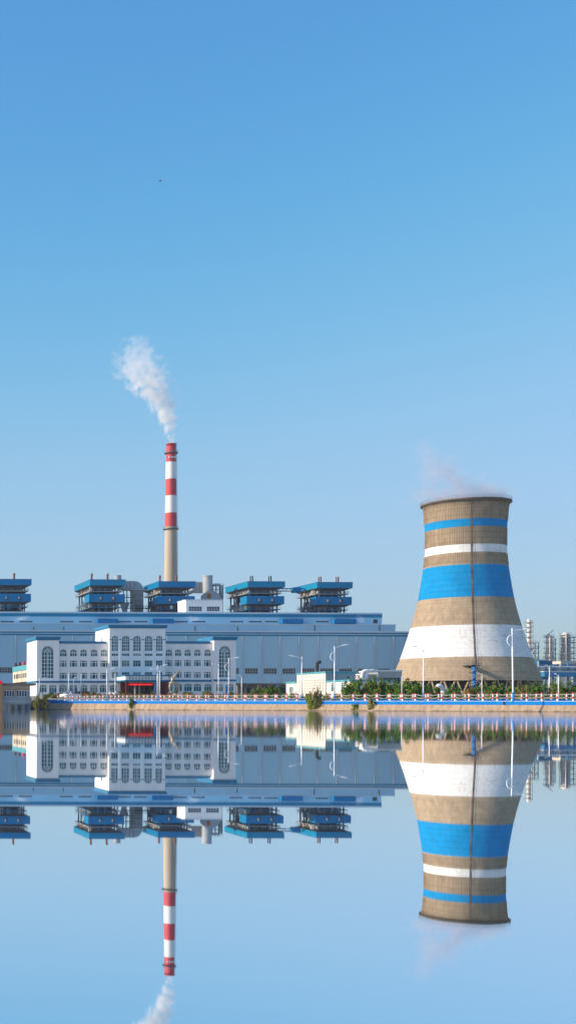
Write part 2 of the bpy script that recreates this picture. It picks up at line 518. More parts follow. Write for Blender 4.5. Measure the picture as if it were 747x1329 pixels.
def wall_strip(name, mname, offs, ts, parent=None, origin=(0, 0, 0)):
    """closed section swept along the shore; offs = [(offset, dz from ground, absolute?)]"""
    mb = MB(origin)
    n = len(offs)
    pts, fs = [], []
    for t in ts:
        for (o, dz, ab) in offs:
            x, y = S(t, o)
            xg, yg = S(t, 0)
            pts.append((x, y, dz if ab else G(yg) + dz))
    for i in range(len(ts) - 1):
        for k in range(n):
            fs.append((i * n + k, i * n + (k + 1) % n, (i + 1) * n + (k + 1) % n, (i + 1) * n + k))
    e = (len(ts) - 1) * n
    fs += [tuple(range(n)), tuple(range(e + n - 1, e - 1, -1))]
    mb.add(pts, fs)
    return mb.build(name, mname, parent)

for (nm, a, z) in (('kerb', 5.0, 0.12), ('kerb', 14.0, 0.12)):
    tag(wall_strip(nm, 'coping', [(a, -0.1, 0), (a + .3, -0.1, 0), (a + .3, z, 0), (a, z, 0)], TS), None, None, None, 'structure')

# lake bank: sloping cast slabs with open joints on an earth core
bank = tag(wall_strip('embankment', 'bank_wet', [(-0.9, -2.4, 1), (-0.50, -0.3, 1), (0.10, -0.42, 0), (0.25, -0.5, 0), (0.25, -2.4, 1)], TS),
           'sloping bank of pale concrete slabs along the lake', None, None, 'structure')
for i in range(-16, 34):
    t0, t1 = i / 32 + 0.00013, (i + 1) / 32 - 0.00013
    j = rnd.uniform(-0.012, 0.012)
    mb = MB()
    pts = []
    for t in (t0, t1):
        xg, yg = S(t, 0); g = G(yg)
        for (o, z) in ((-0.60 + j, -0.25), (-0.045 + j, g - 0.43), (0.07 + j, g - 0.43), (-0.47 + j, -0.25)):
            x, y = S(t, o); pts.append((x, y, z))
    mb.add(pts, [(0, 1, 5, 4), (1, 2, 6, 5), (0, 3, 2, 1), (4, 5, 6, 7), (2, 3, 7, 6), (3, 0, 4, 7)])
    mb.build('bank_slab', 'bank_concrete', bank)
mb = MB()
prev = SHORE[25:]
for (a, b) in zip(prev, prev[1:]):
    za, zb = G(a[1]) - 0.02, G(b[1]) - 0.02
    mb.quad([(a[0], a[1] - 1.4, -1), (a[0], a[1], za), (b[0], b[1], zb), (b[0], b[1] - 1.4, -1)])
prev = SHORE[:3]
for (a, b) in zip(prev, prev[1:]):
    mb.quad([(a[0], a[1] - 1.4, -1), (a[0], a[1], 1.43), (b[0], b[1], 1.43), (b[0], b[1] - 1.4, -1)])
tag(mb.build('shore', 'bank_concrete'), 'bare bank of the lake beyond the slabs', None, None, 'structure')

pb = S(0.5)
par = thing('parapet', 'low bright blue parapet edging the lake bank under the bollards', 'parapet', (pb[0], pb[1], 1.1))
og = (pb[0], pb[1], 1.1)
wall_strip('wall', 'parapet_blue', [(-0.02, -0.44, 0), (0.45, -0.44, 0), (0.45, 0.0, 0), (-0.02, 0.0, 0)], TS, par, og)
wall_strip('coping', 'coping', [(-0.06, 0.003, 0), (0.50, 0.003, 0), (0.50, 0.045, 0), (-0.06, 0.045, 0)], TS, par, og)
wall_strip('inner_kerb', 'parapet_blue', [(1.6, -0.05, 0), (1.9, -0.05, 0), (1.9, 0.24, 0), (1.6, 0.24, 0)], TS, par, og)
mb = MB(og)
xx, yy = S(0.095, -0.03)
mb.box(xx - .16, xx + .16, yy - .05, yy + .1, G(yy) - .38, G(yy) - .08)
mb.build('drain_box', 'letter_dark', par)

# ------------------------------------------------------------------ chain fences with striped bollards
mb = MB()
H = 1.02
zs = [0, .02, .24, .30, .52, .58, .80, .86, 1.04, H]
rr = [.15, .115, .105, .105, .105, .105, .105, .105, .105, .07]
prof = list(zip(rr, zs))
bands = [(0, .27, 1), (.27, .55, 0), (.55, .83, 1), (.83, 2, 0)]
zs2 = [0, .03, .27, .2701, .55, .5501, .83, .8301, 1.05, H]
prof = [(.15, 0), (.10, .03), (.088, .27), (.088, .2701), (.088, .55), (.088, .5501), (.088, .83), (.088, .8301), (.092, .97), (.06, H)]
mb.lathe(prof, 10, mif=lambda z: next(m for a, b, m in bands if a <= z < b), caps=True)
POST = mb.mesh('post', ['bollard_red', 'bollard_white'])
def chain_mesh(ln, sag):
    mb = MB()
    p = []
    for i in range(9):
        u = i / 8
        p.append((u * ln, 0, -sag * 4 * u * (1 - u)))
    mb.path(p, 0.017, 5)
    return mb.mesh('chain', 'chain')
STEP = 1.7
CH = [chain_mesh(STEP, 0.17), chain_mesh(STEP, 0.24)]
SL = (B - A).length
ang = math.atan2(DIR.y, DIR.x)
def fence(label, off, s0, s1, jit):
    c = S(((s0 + s1) / 2) / SL, off)
    f = thing('chain_fence', label, 'fence', (c[0], c[1], G(c[1])))
    base = f.location.copy()
    k = s0
    prevp = None
    while k < s1:
        x, y = S(k / SL, off)
        z = G(y) + 0.03
        pt = put('post', POST, f, Vector((x, y, z)) - base, (rnd.uniform(-.03, .03), rnd.uniform(-.03, .03), rnd.uniform(0, 3)))
        if prevp is not None:
            sl = math.atan2(z - prevp.z, STEP)
            for (h, q) in ((0.90, 0), (0.58, 1)):
                put('chain', CH[q], f, prevp + Vector((0, 0, h)) - base, (0, -sl, ang))
        prevp = Vector((x, y, z))
        k += STEP
    return f
fence('striped red and white bollards with sagging chains standing along the blue parapet', 1.0, -40, 84, 0)
fence('second row of striped bollards and chains on the far side of the footpath', 4.6, -39.3, 84, 0)

# ------------------------------------------------------------------ buildings: facade with real openings
def arch_pts(x0, x1, zs, rise, n=10):
    c, a = (x0 + x1) / 2, (x1 - x0) / 2
    return [(c - a * math.cos(math.pi * i / n), zs + rise * math.sin(math.pi * i / n)) for i in range(n + 1)]

def facade(mb, x0, x1, z0, z1, yf, th, ops, mi=0):
    """front skin at y = yf with openings (x0,x1,z0,z1,rise) and their reveals of depth th"""
    xs = sorted({x0, x1} | {v for o in ops for v in o[:2]})
    zs = sorted({z0, z1} | {v for o in ops for v in o[2:4]})
    for j in range(len(zs) - 1):
        zc = (zs[j] + zs[j + 1]) / 2
        run = None
        for i in range(len(xs) - 1):
            xc = (xs[i] + xs[i + 1]) / 2
            solid = not any(o[0] < xc < o[1] and o[2] < zc < o[3] for o in ops)
            if solid:
                if run is None: run = xs[i]
            if run is not None and (not solid or i == len(xs) - 2):
                e = xs[i + 1] if solid else xs[i]
                mb.quad([(run, yf, zs[j]), (e, yf, zs[j]), (e, yf, zs[j + 1]), (run, yf, zs[j + 1])], mi)
                run = None
    for (a, b, c, d, rise) in ops:
        y2 = yf + th
        if rise:
            p = arch_pts(a, b, d - rise, rise)
            h = len(p) // 2
            mb.quad([(a, yf, d)] + [(x, yf, z) for x, z in p[:h + 1]][::1], mi)
            mb.quad([(b, yf, d)] + [(x, yf, z) for x, z in p[h:]][::1], mi)
            for (q, r) in zip(p, p[1:]):
                mb.quad([(q[0], yf, q[1]), (r[0], yf, r[1]), (r[0], y2, r[1]), (q[0], y2, q[1])], mi)
            zt = d - rise
        else:
            zt = d
            mb.quad([(a, yf, d), (b, yf, d), (b, y2, d), (a, y2, d)], mi)
        mb.quad([(a, yf, c), (a, yf, zt), (a, y2, zt), (a, y2, c)], mi)
        mb.quad([(b, yf, c), (b, yf, zt), (b, y2, zt), (b, y2, c)], mi)
        mb.quad([(a, yf, c), (b, yf, c), (b, y2, c), (a, y2, c)], mi)

WCACHE = {}
wr = random.Random(17)
def window_meshes(w, h, rise, vs, hs, fan=0, ft=0.10, mt=0.07, fm='frame_white', gm='glass'):
    """frame with mullions at fractions vs, transoms at heights hs; local origin at the sill centre"""
    key = (round(w, 2), round(h, 2), round(rise, 2), tuple(vs), tuple(hs), fan, ft, mt, fm, gm)
    if key in WCACHE: return WCACHE[key]
    fr, gl = MB(), MB()
    a, zt = w / 2, h - rise
    fr.box(-a, -a + ft, -.05, .05, 0, zt); fr.box(a - ft, a, -.05, .05, 0, zt)
    fr.box(-a + ft, a - ft, -.05, .05, 0, ft)
    if rise:
        p = arch_pts(-a, a, zt, rise); q = arch_pts(-a + ft, a - ft, zt, rise - ft)
        for i in range(len(p) - 1):
            fr.quad([(p[i][0], -.05, p[i][1]), (q[i][0], -.05, q[i][1]), (q[i + 1][0], -.05, q[i + 1][1]), (p[i + 1][0], -.05, p[i + 1][1])])
        fr.box(-a + ft, a - ft, -.045, .05, zt - mt / 2, zt + mt / 2)
        gl.quad([(x, 0.02, z) for x, z in [(-a, 0), (a, 0)] + p[::-1]])
    else:
        fr.box(-a + ft, a - ft, -.05, .05, h - ft, h)
        gl.quad([(-a, .02, 0), (a, .02, 0), (a, .02, h), (-a, .02, h)])
    for v in vs:
        x = -a + v * w
        top = zt
        if rise and not fan:
            top = zt + rise * math.sqrt(max(0, 1 - (x / a) ** 2)) - ft * .6
        fr.box(x - mt / 2, x + mt / 2, -.042, .045, ft, top if rise else h - ft)
    for z in hs:
        fr.box(-a + ft, a - ft, -.038, .04, z - mt / 2, z + mt / 2)
    for i in range(1, fan):
        t = math.pi * i / fan
        e = ((a - ft) * math.cos(t), zt + (rise - ft) * math.sin(t)); s0 = ((a * .22) * math.cos(t), zt + rise * .22 * math.sin(t))
        fr.tube((s0[0], -.02, s0[1]), (e[0], -.02, e[1]), mt * .5, n=4)
    if fan:
        for (q, r) in zip(arch_pts(-a * .45, a * .45, zt, rise * .45), arch_pts(-a * .45, a * .45, zt, rise * .45)[1:]):
            fr.tube((q[0], -.02, q[1]), (r[0], -.02, r[1]), mt * .45, n=4)
    WCACHE[key] = (fr.mesh('window', fm), gl.mesh('pane', gm), gl.mesh('pane', 'blind' if gm == 'glass' else gm))
    return WCACHE[key]

def add_window(parent, base, x, y, z, meshes, rz=0.0):
    w = put('window', meshes[0], parent, Vector((x, y, z)) - base, (0, 0, rz))
    put('pane', meshes[2] if wr.random() < .16 else meshes[1], w)
    return w

# ------------------------------------------------------------------ office building
YF, YW = 365.0, 366.8
gz = G(YF)
ox, _ = U(178, 900, YF)
off = thing('office_building', 'long white office building with arched windows, blue cornices and raised centre block', 'building', (ox, YF, gz))
ob = off.location.copy()
def ops_px(rows, Y):
    """rows: (list of centres, width px, y top, y bottom, rise fraction) -> openings in metres"""
    o = []
    for (cs, w, yt, yb, rf) in rows:
        for c in cs:
            ww = w[cs.index(c)] if isinstance(w, list) else w
            a, b = UX(c - ww / 2, Y), UX(c + ww / 2, Y)
            zt, zb = UZ(c, yt, Y), UZ(c, yb, Y)
            o.append([a, b, zb, zt, rf * (b - a)])
    return o
def block(name, xa, xb, ytop, Y, depth, rows, specs, zb=None, mats=('plaster', 'dark_room')):
    """one wing: skin with openings, side walls, roof slab and dark room behind; windows become parts"""
    x0, x1 = UX(xa, Y), UX(xb, Y)
    zt = UZ((xa + xb) / 2, ytop, Y)
    z0 = gz - 0.5 if zb is None else zb
    mb = MB(ob)
    ops = []; wins = []
    for r, sp in zip(rows, specs):
        oo = ops_px([r], Y)
        ops += oo
        wins += [(o, sp) for o in oo]
    facade(mb, x0, x1, z0, zt, Y, 0.38, ops)
    mb.quad([(x0, Y, z0), (x0, Y, zt), (x0, Y + depth, zt), (x0, Y + depth, z0)])
    mb.quad([(x1, Y, z0), (x1, Y, zt), (x1, Y + depth, zt), (x1, Y + depth, z0)])
    mb.quad([(x0, Y + depth, z0), (x0, Y + depth, zt), (x1, Y + depth, zt), (x1, Y + depth, z0)])
    mb.quad([(x0, Y, zt), (x1, Y, zt), (x1, Y + depth, zt), (x0, Y + depth, zt)])
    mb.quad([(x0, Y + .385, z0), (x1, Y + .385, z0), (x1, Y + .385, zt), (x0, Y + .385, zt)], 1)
    mb.build(name, list(mats), off)
    for (o, sp) in wins:
        me = window_meshes(o[1] - o[0], o[3] - o[2], o[4], *sp)
        add_window(off, ob, (o[0] + o[1]) / 2, Y + 0.27, o[2], me)
    return x0, x1, zt
BIG = ((.25, .46, .54, .75), (1.1, 2.25, 3.4, 4.5, 5.6, 6.7), 8, .16, .15)
ARC = ((.36, .64), (1.0,), 0, .12, .13)
TRI = ((.25, .75), (1.35,), 0, .10, .20)
GRD = ((.33, .66), (1.45,), 0, .12, .13)
TALL = ((.30, .5, .70), (1.0, 2.0, 3.0), 0, .12, .13)
LOW = ((.33, .66), (), 0)
RECT = ((.33, .66), (1.1,), 0)
DEP = 15.5
x0, x1, zt = block('end_block', 48, 76.6, 829, YF, DEP,
    [([62.2], 16, 838, 880.6, .5), ([56.2, 69.2], 10.2, 888.5, 898.8, .18)], [BIG, GRD])
endL = (x0, x1, zt)
lw = [82.3, 95.6, 108.7, 122.3, 135.2]
block('wing', 76.6, 142, 833.6, YW, DEP,
    [(lw, 9.2, 842.6, 852, .42), (lw, 9.6, 857.2, 865.6, 0), (lw, 9.6, 873, 881.2, 0), ([82.3, 95.8, 109, 122.3, 134.8], 10.2, 888.5, 898.8, .18)], [ARC, TRI, TRI, GRD])
cw = [149.4, 163.4, 178, 193, 206.8]
x0, x1, zt = block('centre_block', 142, 214.7, 813.5, YF, DEP + 1.5,
    [(cw, [8.8, 10.4, 10.2, 10.2, 8.8], 824.8, 845.2, .45), (cw, [8.8, 10.4, 10.2, 10.2, 8.8], 848, 851.5, 0),
     (cw, [8.8, 10.4, 10.2, 10.2, 8.8], 857, 865.2, 0), (cw, [8.8, 10.4, 10.2, 10.2, 8.8], 872.2, 880, 0),
     ([147.5], 9.5, 888.5, 898.8, .18), ([184], 44, 886, 903.5, 0)], [TALL, LOW, RECT, RECT, GRD, ((.1, .2, .3, .4, .5, .6, .7, .8, .9), (2.6,), 0, .12, .08, 'dark_red', 'glass_dark')])
ctr = (x0, x1, zt)
rw = [219.2, 231.2, 243.6, 256.2, 269.4]
block('wing', 214.7, 277.6, 833.6, YW, DEP,
    [(rw, 8.6, 842.6, 851.6, .42), (rw, 8.9, 856.6, 864.8, 0), (rw, 8.9, 872, 880, 0), ([219, 231.5, 244.2, 256.6, 270], 10, 887.3, 897.4, .18)], [ARC, TRI, TRI, GRD])
x0, x1, zt = block('end_block', 277.6, 305.6, 829, YF, 13.5,
    [([291.6], 15.4, 838, 879.5, .5), ([285.2, 298.6], 9.6, 887.3, 897.4, .18)], [BIG, GRD])
endR = (x0, x1, zt)
# cornices, bands and string courses
def cornice(x0, x1, y0, y1, z0, z1, proj):
    mb = MB(ob)
    mb.frustum((x0 - .15, x1 + .15, y0 - .15, y1 + .15, z0), (x0 - proj, x1 + proj, y0 - proj, y1 + proj, z0 + (z1 - z0) * .45))
    mb.box(x0 - proj - .05, x1 + proj + .05, y0 - proj - .05, y1 + proj + .05, z0 + (z1 - z0) * .45 + .003, z1)
    return mb.build('cornice', 'trim_blue', off)
cornice(endL[0], endL[1], YF, YF + DEP, endL[2] - .45, endL[2] + .62, .4)
cornice(ctr[0], ctr[1], YF, YF + DEP + 1.5, ctr[2] - .45, ctr[2] + .55, .4)
cornice(endR[0], endR[1], YF, YF + 13.5, endR[2] - .45, endR[2] + .62, .4)
for (a, b) in ((endL[1], ctr[0]), (ctr[1], endR[0])):
    zt = UZ((a + b) / 2 * F / YW + X0, 833.6, YW)
    mb = MB(ob); mb.box(a + .41, b - .41, YW - .25, YW + .5, zt - .40, zt + .3)
    mb.build('cornice', 'trim_blue', off)
    mb = MB(ob); mb.box(a + .02, b - .02, YW - .16, YW + .1, zt - 1.75, zt - 1.58)
    mb.build('moulding', 'plaster', off)
for (a, b, Y, q) in ((endL[0] - .12, endL[1] + .12, YF, 884.9), (endL[1] + .13, ctr[0] - .13, YW, 884.9), (ctr[0] - .12, UX(155, YF), YF, 884.6), (ctr[1] - 1, ctr[1] + .12, YF, 883.8), (ctr[1] + .13, endR[0] - .13, YW, 883.4), (endR[0] - .12, endR[1] + .12, YF, 883)):
    pxm = (a + b) / 2 * F / Y + X0
    z = UZ(pxm, q, Y)
    mb = MB(ob); mb.box(a, b, Y - .2, Y + .1, z - .30, z + .28); mb.build('string_course', 'trim_blue', off)
    mb = MB(ob); mb.box(a - .05, b + .05, Y - .28, Y + .1, z + .283, z + .42); mb.build('string_course', 'plaster', off)
zz = UZ(142, 884.9, YF)
mb = MB(ob); mb.box(endL[0] - .2, endL[0] + .1, YF + .11, YF + DEP, zz - .3, zz + .28); mb.build('string_course', 'trim_blue', off)
xs = [142] + [v for c, w in zip(cw, [8.8, 10.4, 10.2, 10.2, 8.8]) for v in (c - w / 2 - .4, c + w / 2 + .4)] + [214.7]
for i in range(0, len(xs), 2):
    z = UZ(xs[i], 830.2, YF)
    mb = MB(ob); mb.box(UX(xs[i], YF), UX(xs[i + 1], YF), YF - .12, YF + .05, z - .12, z + .14); mb.build('string_course', 'trim_blue', off)
# pilasters between the centre windows
for (a, b) in zip(cw, cw[1:]):
    x = UX((a + b) / 2, YF)
    mb = MB(ob); mb.box(x - .35, x + .35, YF - .10, YF + .03, UZ(178, 871, YF), UZ(178, 831.0, YF)); mb.build('pilaster', 'plaster', off)
for (x, Y) in ((UX(49.2, YF), YF), (UX(75.4, YF), YF), (UX(278.8, YF), YF), (UX(304.4, YF), YF)):
    mb = MB(ob); mb.box(x - .3, x + .3, Y - .10, Y + .03, UZ(178, 882, YF), UZ(178, 834, YF)); mb.build('pilaster', 'plaster', off)
# end wall windows facing the sun and roof door
mw = window_meshes(.55, 1.9, 0, (.5,), (), 0)
for (py, dy) in ((867.0, 3.5), (867.0, 6.5), (882.2, 3.5), (882.2, 6.5)):
    add_window(off, ob, endL[0] - 0.03, YF + dy + 3, UZ(40, py, 375), mw, R(-90))
mb = MB(ob); mb.box(ctr[0] - .05, ctr[0] + .02, YF + 8, YF + 9.2, UZ(132, 833.2, 373), UZ(132, 827.2, 373)); mb.build('roof_door', 'steel_dark', off)
mb = MB(ob); mb.box(ctr[0] - .05, ctr[0] + .02, YF + 11, YF + 11.4, UZ(130, 833.2, 373), UZ(130, 827.6, 373)); mb.build('drain_pipe', 'steel_grey', off)
# entrance canopy with its letters, columns and red light strip
YC = YF - 10.1
cx0, cx1 = UX(163, YC), UX(219, YC)
zt, zb = UZ(190, 876, YC), UZ(190, 884, YC)
cb = MB(ob)
cb.box(cx0, cx1, YC, YF - .21, zb + .36, zt - .36)
can = cb.build('canopy', 'frame_white', off)
mb = MB(ob); mb.box(cx0 - .15, cx1 + .15, YC - .15, YF - .21, zt - .357, zt); mb.build('canopy_trim', 'trim_blue', can)
mb = MB(ob); mb.box(cx0 - .1, cx1 + .1, YC - .1, YF - .21, zb, zb + .357); mb.build('canopy_trim', 'trim_blue', can)
r3 = random.Random(3)
for k in range(11):
    x = UX(168.5 + k * 4.1, YC); z = (zt + zb) / 2
    mb = MB(ob)
    for s in range(3):
        zz = z - .28 + s * .28
        mb.box(x - r3.uniform(.18, .3), x + r3.uniform(.18, .3), YC - .06, YC - .002, zz - .035, zz + .035)
    for s in range(2):
        xx = x - .13 + s * .26 + r3.uniform(-.05, .05)
        mb.box(xx - .035, xx + .035, YC - .065, YC - .003, z - .32, z + r3.uniform(.15, .34))
    mb.build('letter', 'letter_dark', can)
for px in (166, 217):
    x = UX(px, YC)
    mb = MB(ob); mb.box(x - .38, x + .38, YC + .3, YC + 1.06, gz - .4, zb - .004); mb.build('column', 'dark_red', off)
for px in (159.3, 211.5):
    x = UX(px, YF)
    mb = MB(ob); mb.box(x - .7, x + .7, YF - .5, YF - .02, gz - .4, zb - .004); mb.build('column', 'dark_red', off)
zr = UZ(178, 888.3, YC + 1)
mb = MB(ob); mb.box(UX(163.5, YC + 1.3), UX(198, YC + 1.3), YC + 1.2, YC + 1.45, zr - .24, zr + .22); mb.build('light_strip', 'led_red', off)
for px in (168, 173.5):
    x = UX(px, YF); mb = MB(ob); mb.tube((x, YC + 4, gz - .3), (x, YC + 4, zb), .28, n=10); mb.build('column', 'concrete_grey', off)

# ------------------------------------------------------------------ turbine hall
YH = 620.0
hz = G(YH)
hall = thing('turbine_hall', 'vast grey-blue sheet-clad turbine hall with blue stripes behind the office', 'hall', (UX(250, YH), YH, hz))
hb = hall.location.copy()
def hx(px, Y=YH): return UX(px, Y, 840)
XL, XR = hx(-160), 340.0
zH = UZ(260, 819, YH)
mb = MB(hb); mb.box(XL, XR, YH + .6, YH + 60, hz - 1, zH - .1); mb.build('core_wall', 'dark_room', hall)
# sheet bays with open joints; window band in each
BAYPX = 24.45
zw0, zw1 = UZ(260, 873.8, YH), UZ(260, 867.6, YH)
zs0 = UZ(260, 825.2, YH)
bw = BAYPX / F * YH
x = hx(338.6) - 30 * bw
bay = 0
PAN = {}
wm = window_meshes(bw * .70, zw1 - zw0, 0, (.2, .4, .6, .8), (1.2,), 0, .14, .12, 'hall_pale', 'glass_dark')
while x < XR - bw:
    if x + bw > XL:
        for (q, z0, z1, dark) in (('lower', hz - .8, zw0 - .25, 0), ('upper', zw1 + .25, zs0, 0)):
            key = (q, rnd.random() < .35)
            if key not in PAN:
                m_ = MB(); m_.box(.09, bw - .09, 0, .5, 0, z1 - z0)
                nrb = int((z1 - z0) / 1.15)
                for k in range(nrb):
                    zz = (k + .5) * (z1 - z0) / nrb
                    m_.box(.09, bw - .09, -.05, -.002, zz - .12, zz + .12)
                PAN[key] = m_.mesh('wall_panel', 'hall_sheet_dark' if key[1] else 'hall_sheet')
            put('wall_panel', PAN[key], hall, Vector((x, YH, z0)) - hb)
        key = 'mid'
        if key not in PAN:
            m_ = MB(); h_ = zw1 - zw0 + .44
            m_.box(.09, bw * .15 - .02, 0, .5, 0, h_); m_.box(bw * .85 + .02, bw - .09, 0, .5, 0, h_)
            PAN[key] = m_.mesh('wall_panel', 'hall_sheet')
        put('wall_panel', PAN[key], hall, Vector((x, YH, zw0 - .22)) - hb)
        add_window(hall, hb, x + bw / 2, YH + .35, zw0, wm)
        key = 'pipe'
        if key not in PAN:
            m_ = MB(); m_.tube((0, -.3, 0), (0, -.3, zs0 - hz), .17, n=6); m_.tube((.75, -.25, 0), (.75, -.25, zs0 - hz), .10, n=6)
            PAN[key] = m_.mesh('downpipe', 'hall_pale')
        put('downpipe', PAN[key], hall, Vector((x, YH, hz)) - hb)
    x += bw; bay += 1
def hbox(name, m, a, b, yt, yb, Y, y1, dy=0.0):
    mb = MB(hb)
    mb.box(a, b, Y - dy, y1, UZ(260, yb, Y), UZ(260, yt, Y))
    return mb.build(name, m, hall)
xe = XR - bw * .2
hbox('stripe', 'hall_pale', XL, xe, 818.6, 820.4, YH, YH + .8, .30)
hbox('roof', 'concrete_grey', XL, xe, 819.2, 820.4, YH + .81, YH + 60)
hbox('stripe', 'hall_blue', XL, xe, 820.45, 822.2, YH, YH + .6, .22)
hbox('stripe', 'hall_pale', XL, xe, 822.25, 823.1, YH, YH + .6, .20)
hbox('stripe', 'hall_blue', XL, xe, 823.15, 825.15, YH, YH + .6, .22)
YM, YT = 632.0, 640.0
hbox('middle_tier', ['hall_sheet'], XL, hx(512.7, YM), 810, 819.5, YM, YM + 25)
hbox('stripe', 'hall_pale', XL, hx(512.9, YM), 809.6, 810.6, YM, YM + .8, .25)
top = hbox('upper_tier', 'hall_sheet', XL, hx(495, YT), 796, 811, YT, YT + 40)
hbox('stripe', 'hall_pale', XL, hx(495.2, YT), 794.6, 796.6, YT, YT + 40, .30)
hbox('stripe', 'hall_blue', XL, hx(495.2, YT), 796.65, 798.4, YT, YT + 1, .20)
hbox('stripe', 'boiler_teal', XL, hx(495.2, YT), 798.45, 800.8, YT, YT + 1, .15)
# upper windows and the blue monitors between them
w2 = window_meshes(17.2 / F * YT, 2.3 / F * YT, 0, (.2, .4, .6, .8), (), 0, .1, .1, 'hall_pale', 'glass_dark')
for px in (-38, -14, 9.5, 34, 87, 111, 162, 183, 235, 258, 307, 331, 352, 418):
    o_ = add_window(hall, hb, hx(px, YT), YT - .06, UZ(px, 808, YT), w2)
w3 = window_meshes(6.5 / F * YT, 5.5 / F * YT, 0, (), (), 0, .1, .1, 'hall_pale', 'glass_dark')
add_window(hall, hb, hx(486.5, YT), YT - .06, UZ(486, 809.3, YT), w3)
for (a, b) in ((127, 154), (198, 226), (366, 393.5), (433.5, 462)):
    m_ = MB(hb)
    xa, xb = hx(a, YT - 3), hx(b, YT - 3)
    z0, z1 = UZ(a, 809.8, YT), UZ(a, 803.6, YT)
    m_.box(xa, xb, YT - 3, YT - .01, z0, z1 - .5)
    n_ = 6
    m_.extrude([(xa, z1 - .497), (xa + .3, z1 - .1), (xa + .9, z1), (xb - .9, z1), (xb - .3, z1 - .1), (xb, z1 - .497)], YT - 3.01, YT - .012)
    mo = m_.build('roof_monitor', 'monitor_blue', hall)
for px in (44, 83, 253, 308, 408, 492):
    m_ = MB(hb); xx = hx(px, YM)
    m_.tube((xx, YM - .2, UZ(px, 818.8, YM)), (xx, YM - .2, UZ(px, 811.5 + (px % 3), YM)), .22, n=6)
    m_.build('downpipe', 'steel_dark', hall)
# lean-to at the foot of the hall with brown fascia
YS = 392.0
sh = thing('lean_to_shed', 'low open shed with a thin brown roof beside the office end block', 'shed', (UX(343, YS), YS, G(YS)))
sb_ = sh.location.copy()
mb = MB(sb_); mb.box(UX(306, YS), UX(381, YS), YS, YS + 9, UZ(343, 889, YS), UZ(343, 886.8, YS)); mb.build('roof', 'roof_brown', sh)
mb = MB(sb_); mb.box(UX(306, YS), UX(381, YS), YS + 5, YS + 8.9, G(YS) - .2, UZ(343, 889.05, YS)); mb.build('back_wall', 'grey_wall', sh)
for k in range(9):
    px = 308 + k * 9
    mb = MB(sb_); xx = UX(px, YS); mb.box(xx - .15, xx + .15, YS + .3, YS + .6, G(YS) - .2, UZ(343, 889.05, YS)); mb.build('post', 'steel_blue' if k % 3 else 'steel_pale', sh)
for k in range(8):
    px = 310 + k * 9
    mb = MB(sb_); mb.box(UX(px, YS), UX(px + 5.2, YS), YS + 4.9, YS + 4.995, UZ(343, 899, YS), UZ(343, 892, YS)); mb.build('window', 'glass_dark', sh)

# black flue in front of the hall
YB = 600.0
fl = thing('flue_pipe', 'short black flue with a bent cowl rising before the turbine hall', 'flue', (UX(411, YB), YB, G(YB)))
fb = fl.location.copy()
xx = UX(411, YB)
mb = MB(fb); mb.tube((xx, YB, G(YB)), (xx, YB, UZ(411, 862, YB)), .75, n=10); mb.build('pipe', 'black_pipe', fl, True)
mb = MB(fb); mb.path([(xx, YB, UZ(411, 862, YB)), (xx + .1, YB, UZ(411, 860.6, YB)), (xx + .7, YB, UZ(411, 859.6, YB)), (xx + 1.8, YB, UZ(411, 859.2, YB))], [.72, .75, .8, .8], 10); mb.build('cowl', 'black_pipe', fl, True)
mb = MB(fb); mb.tube((xx, YB, UZ(411, 866, YB)), (xx, YB, UZ(411, 865.2, YB)), 1.2, n=12); mb.build('collar', 'steel_dark', fl)

# rooftop block on the hall
YR = 648.0
rb_ = thing('rooftop_block', 'small white control room with two window bands on the hall roof', 'building', (UX(265, YR, 790), YR, UZ(265, 795, YR)))
rbb = rb_.location.copy()
xa, xb = UX(241.2, YR, 790), UX(289, YR, 790); z0, z1 = UZ(265, 797, YR), UZ(265, 779.3, YR)
mb = MB(rbb)
ops = [[UX(245, YR, 790), UX(262.3, YR, 790), UZ(265, 793.3, YR), UZ(265, 787, YR), 0], [UX(268.3, YR, 790), UX(285.2, YR, 790), UZ(265, 793.3, YR), UZ(265, 787, YR), 0]]
facade(mb, xa, xb, z0, z1, YR, .4, ops)
mb.quad([(xa, YR, z0), (xa, YR, z1), (xa, YR + 13.5, z1), (xa, YR + 13.5, z0)]); mb.quad([(xb, YR, z0), (xb, YR, z1), (xb, YR + 13.5, z1), (xb, YR + 13.5, z0)])
mb.quad([(xa, YR + 13.5, z0), (xa, YR + 13.5, z1), (xb, YR + 13.5, z1), (xb, YR + 13.5, z0)]); mb.quad([(xa, YR, z1), (xb, YR, z1), (xb, YR + 13.5, z1), (xa, YR + 13.5, z1)])
mb.quad([(xa, YR + .41, z0), (xb, YR + .41, z0), (xb, YR + .41, z1), (xa, YR + .41, z1)], 1)
mb.build('wall', ['plaster', 'dark_room'], rb_)
mb = MB(rbb); mb.box(xa - .3, xb + .3, YR - .3, YR + 13.8, z1 + .003, z1 + .5); mb.build('roof_slab', 'hall_pale', rb_)
for o in ops:
    me = window_meshes(o[1] - o[0], o[3] - o[2], 0, (.2, .4, .6, .8), (1.2,), 0, .14, .13, 'frame_white', 'glass_dark')
    add_window(rb_, rbb, (o[0] + o[1]) / 2, YR + .25, o[2], me)
for (d0, d1) in ((4, 5), (8.5, 9.5)):
    mb = MB(rbb); mb.box(xa - .05, xa + .02, YR + d0, YR + d1, z0 + 1.5, z0 + 4.5); mb.build('window', 'glass_dark', rb_)

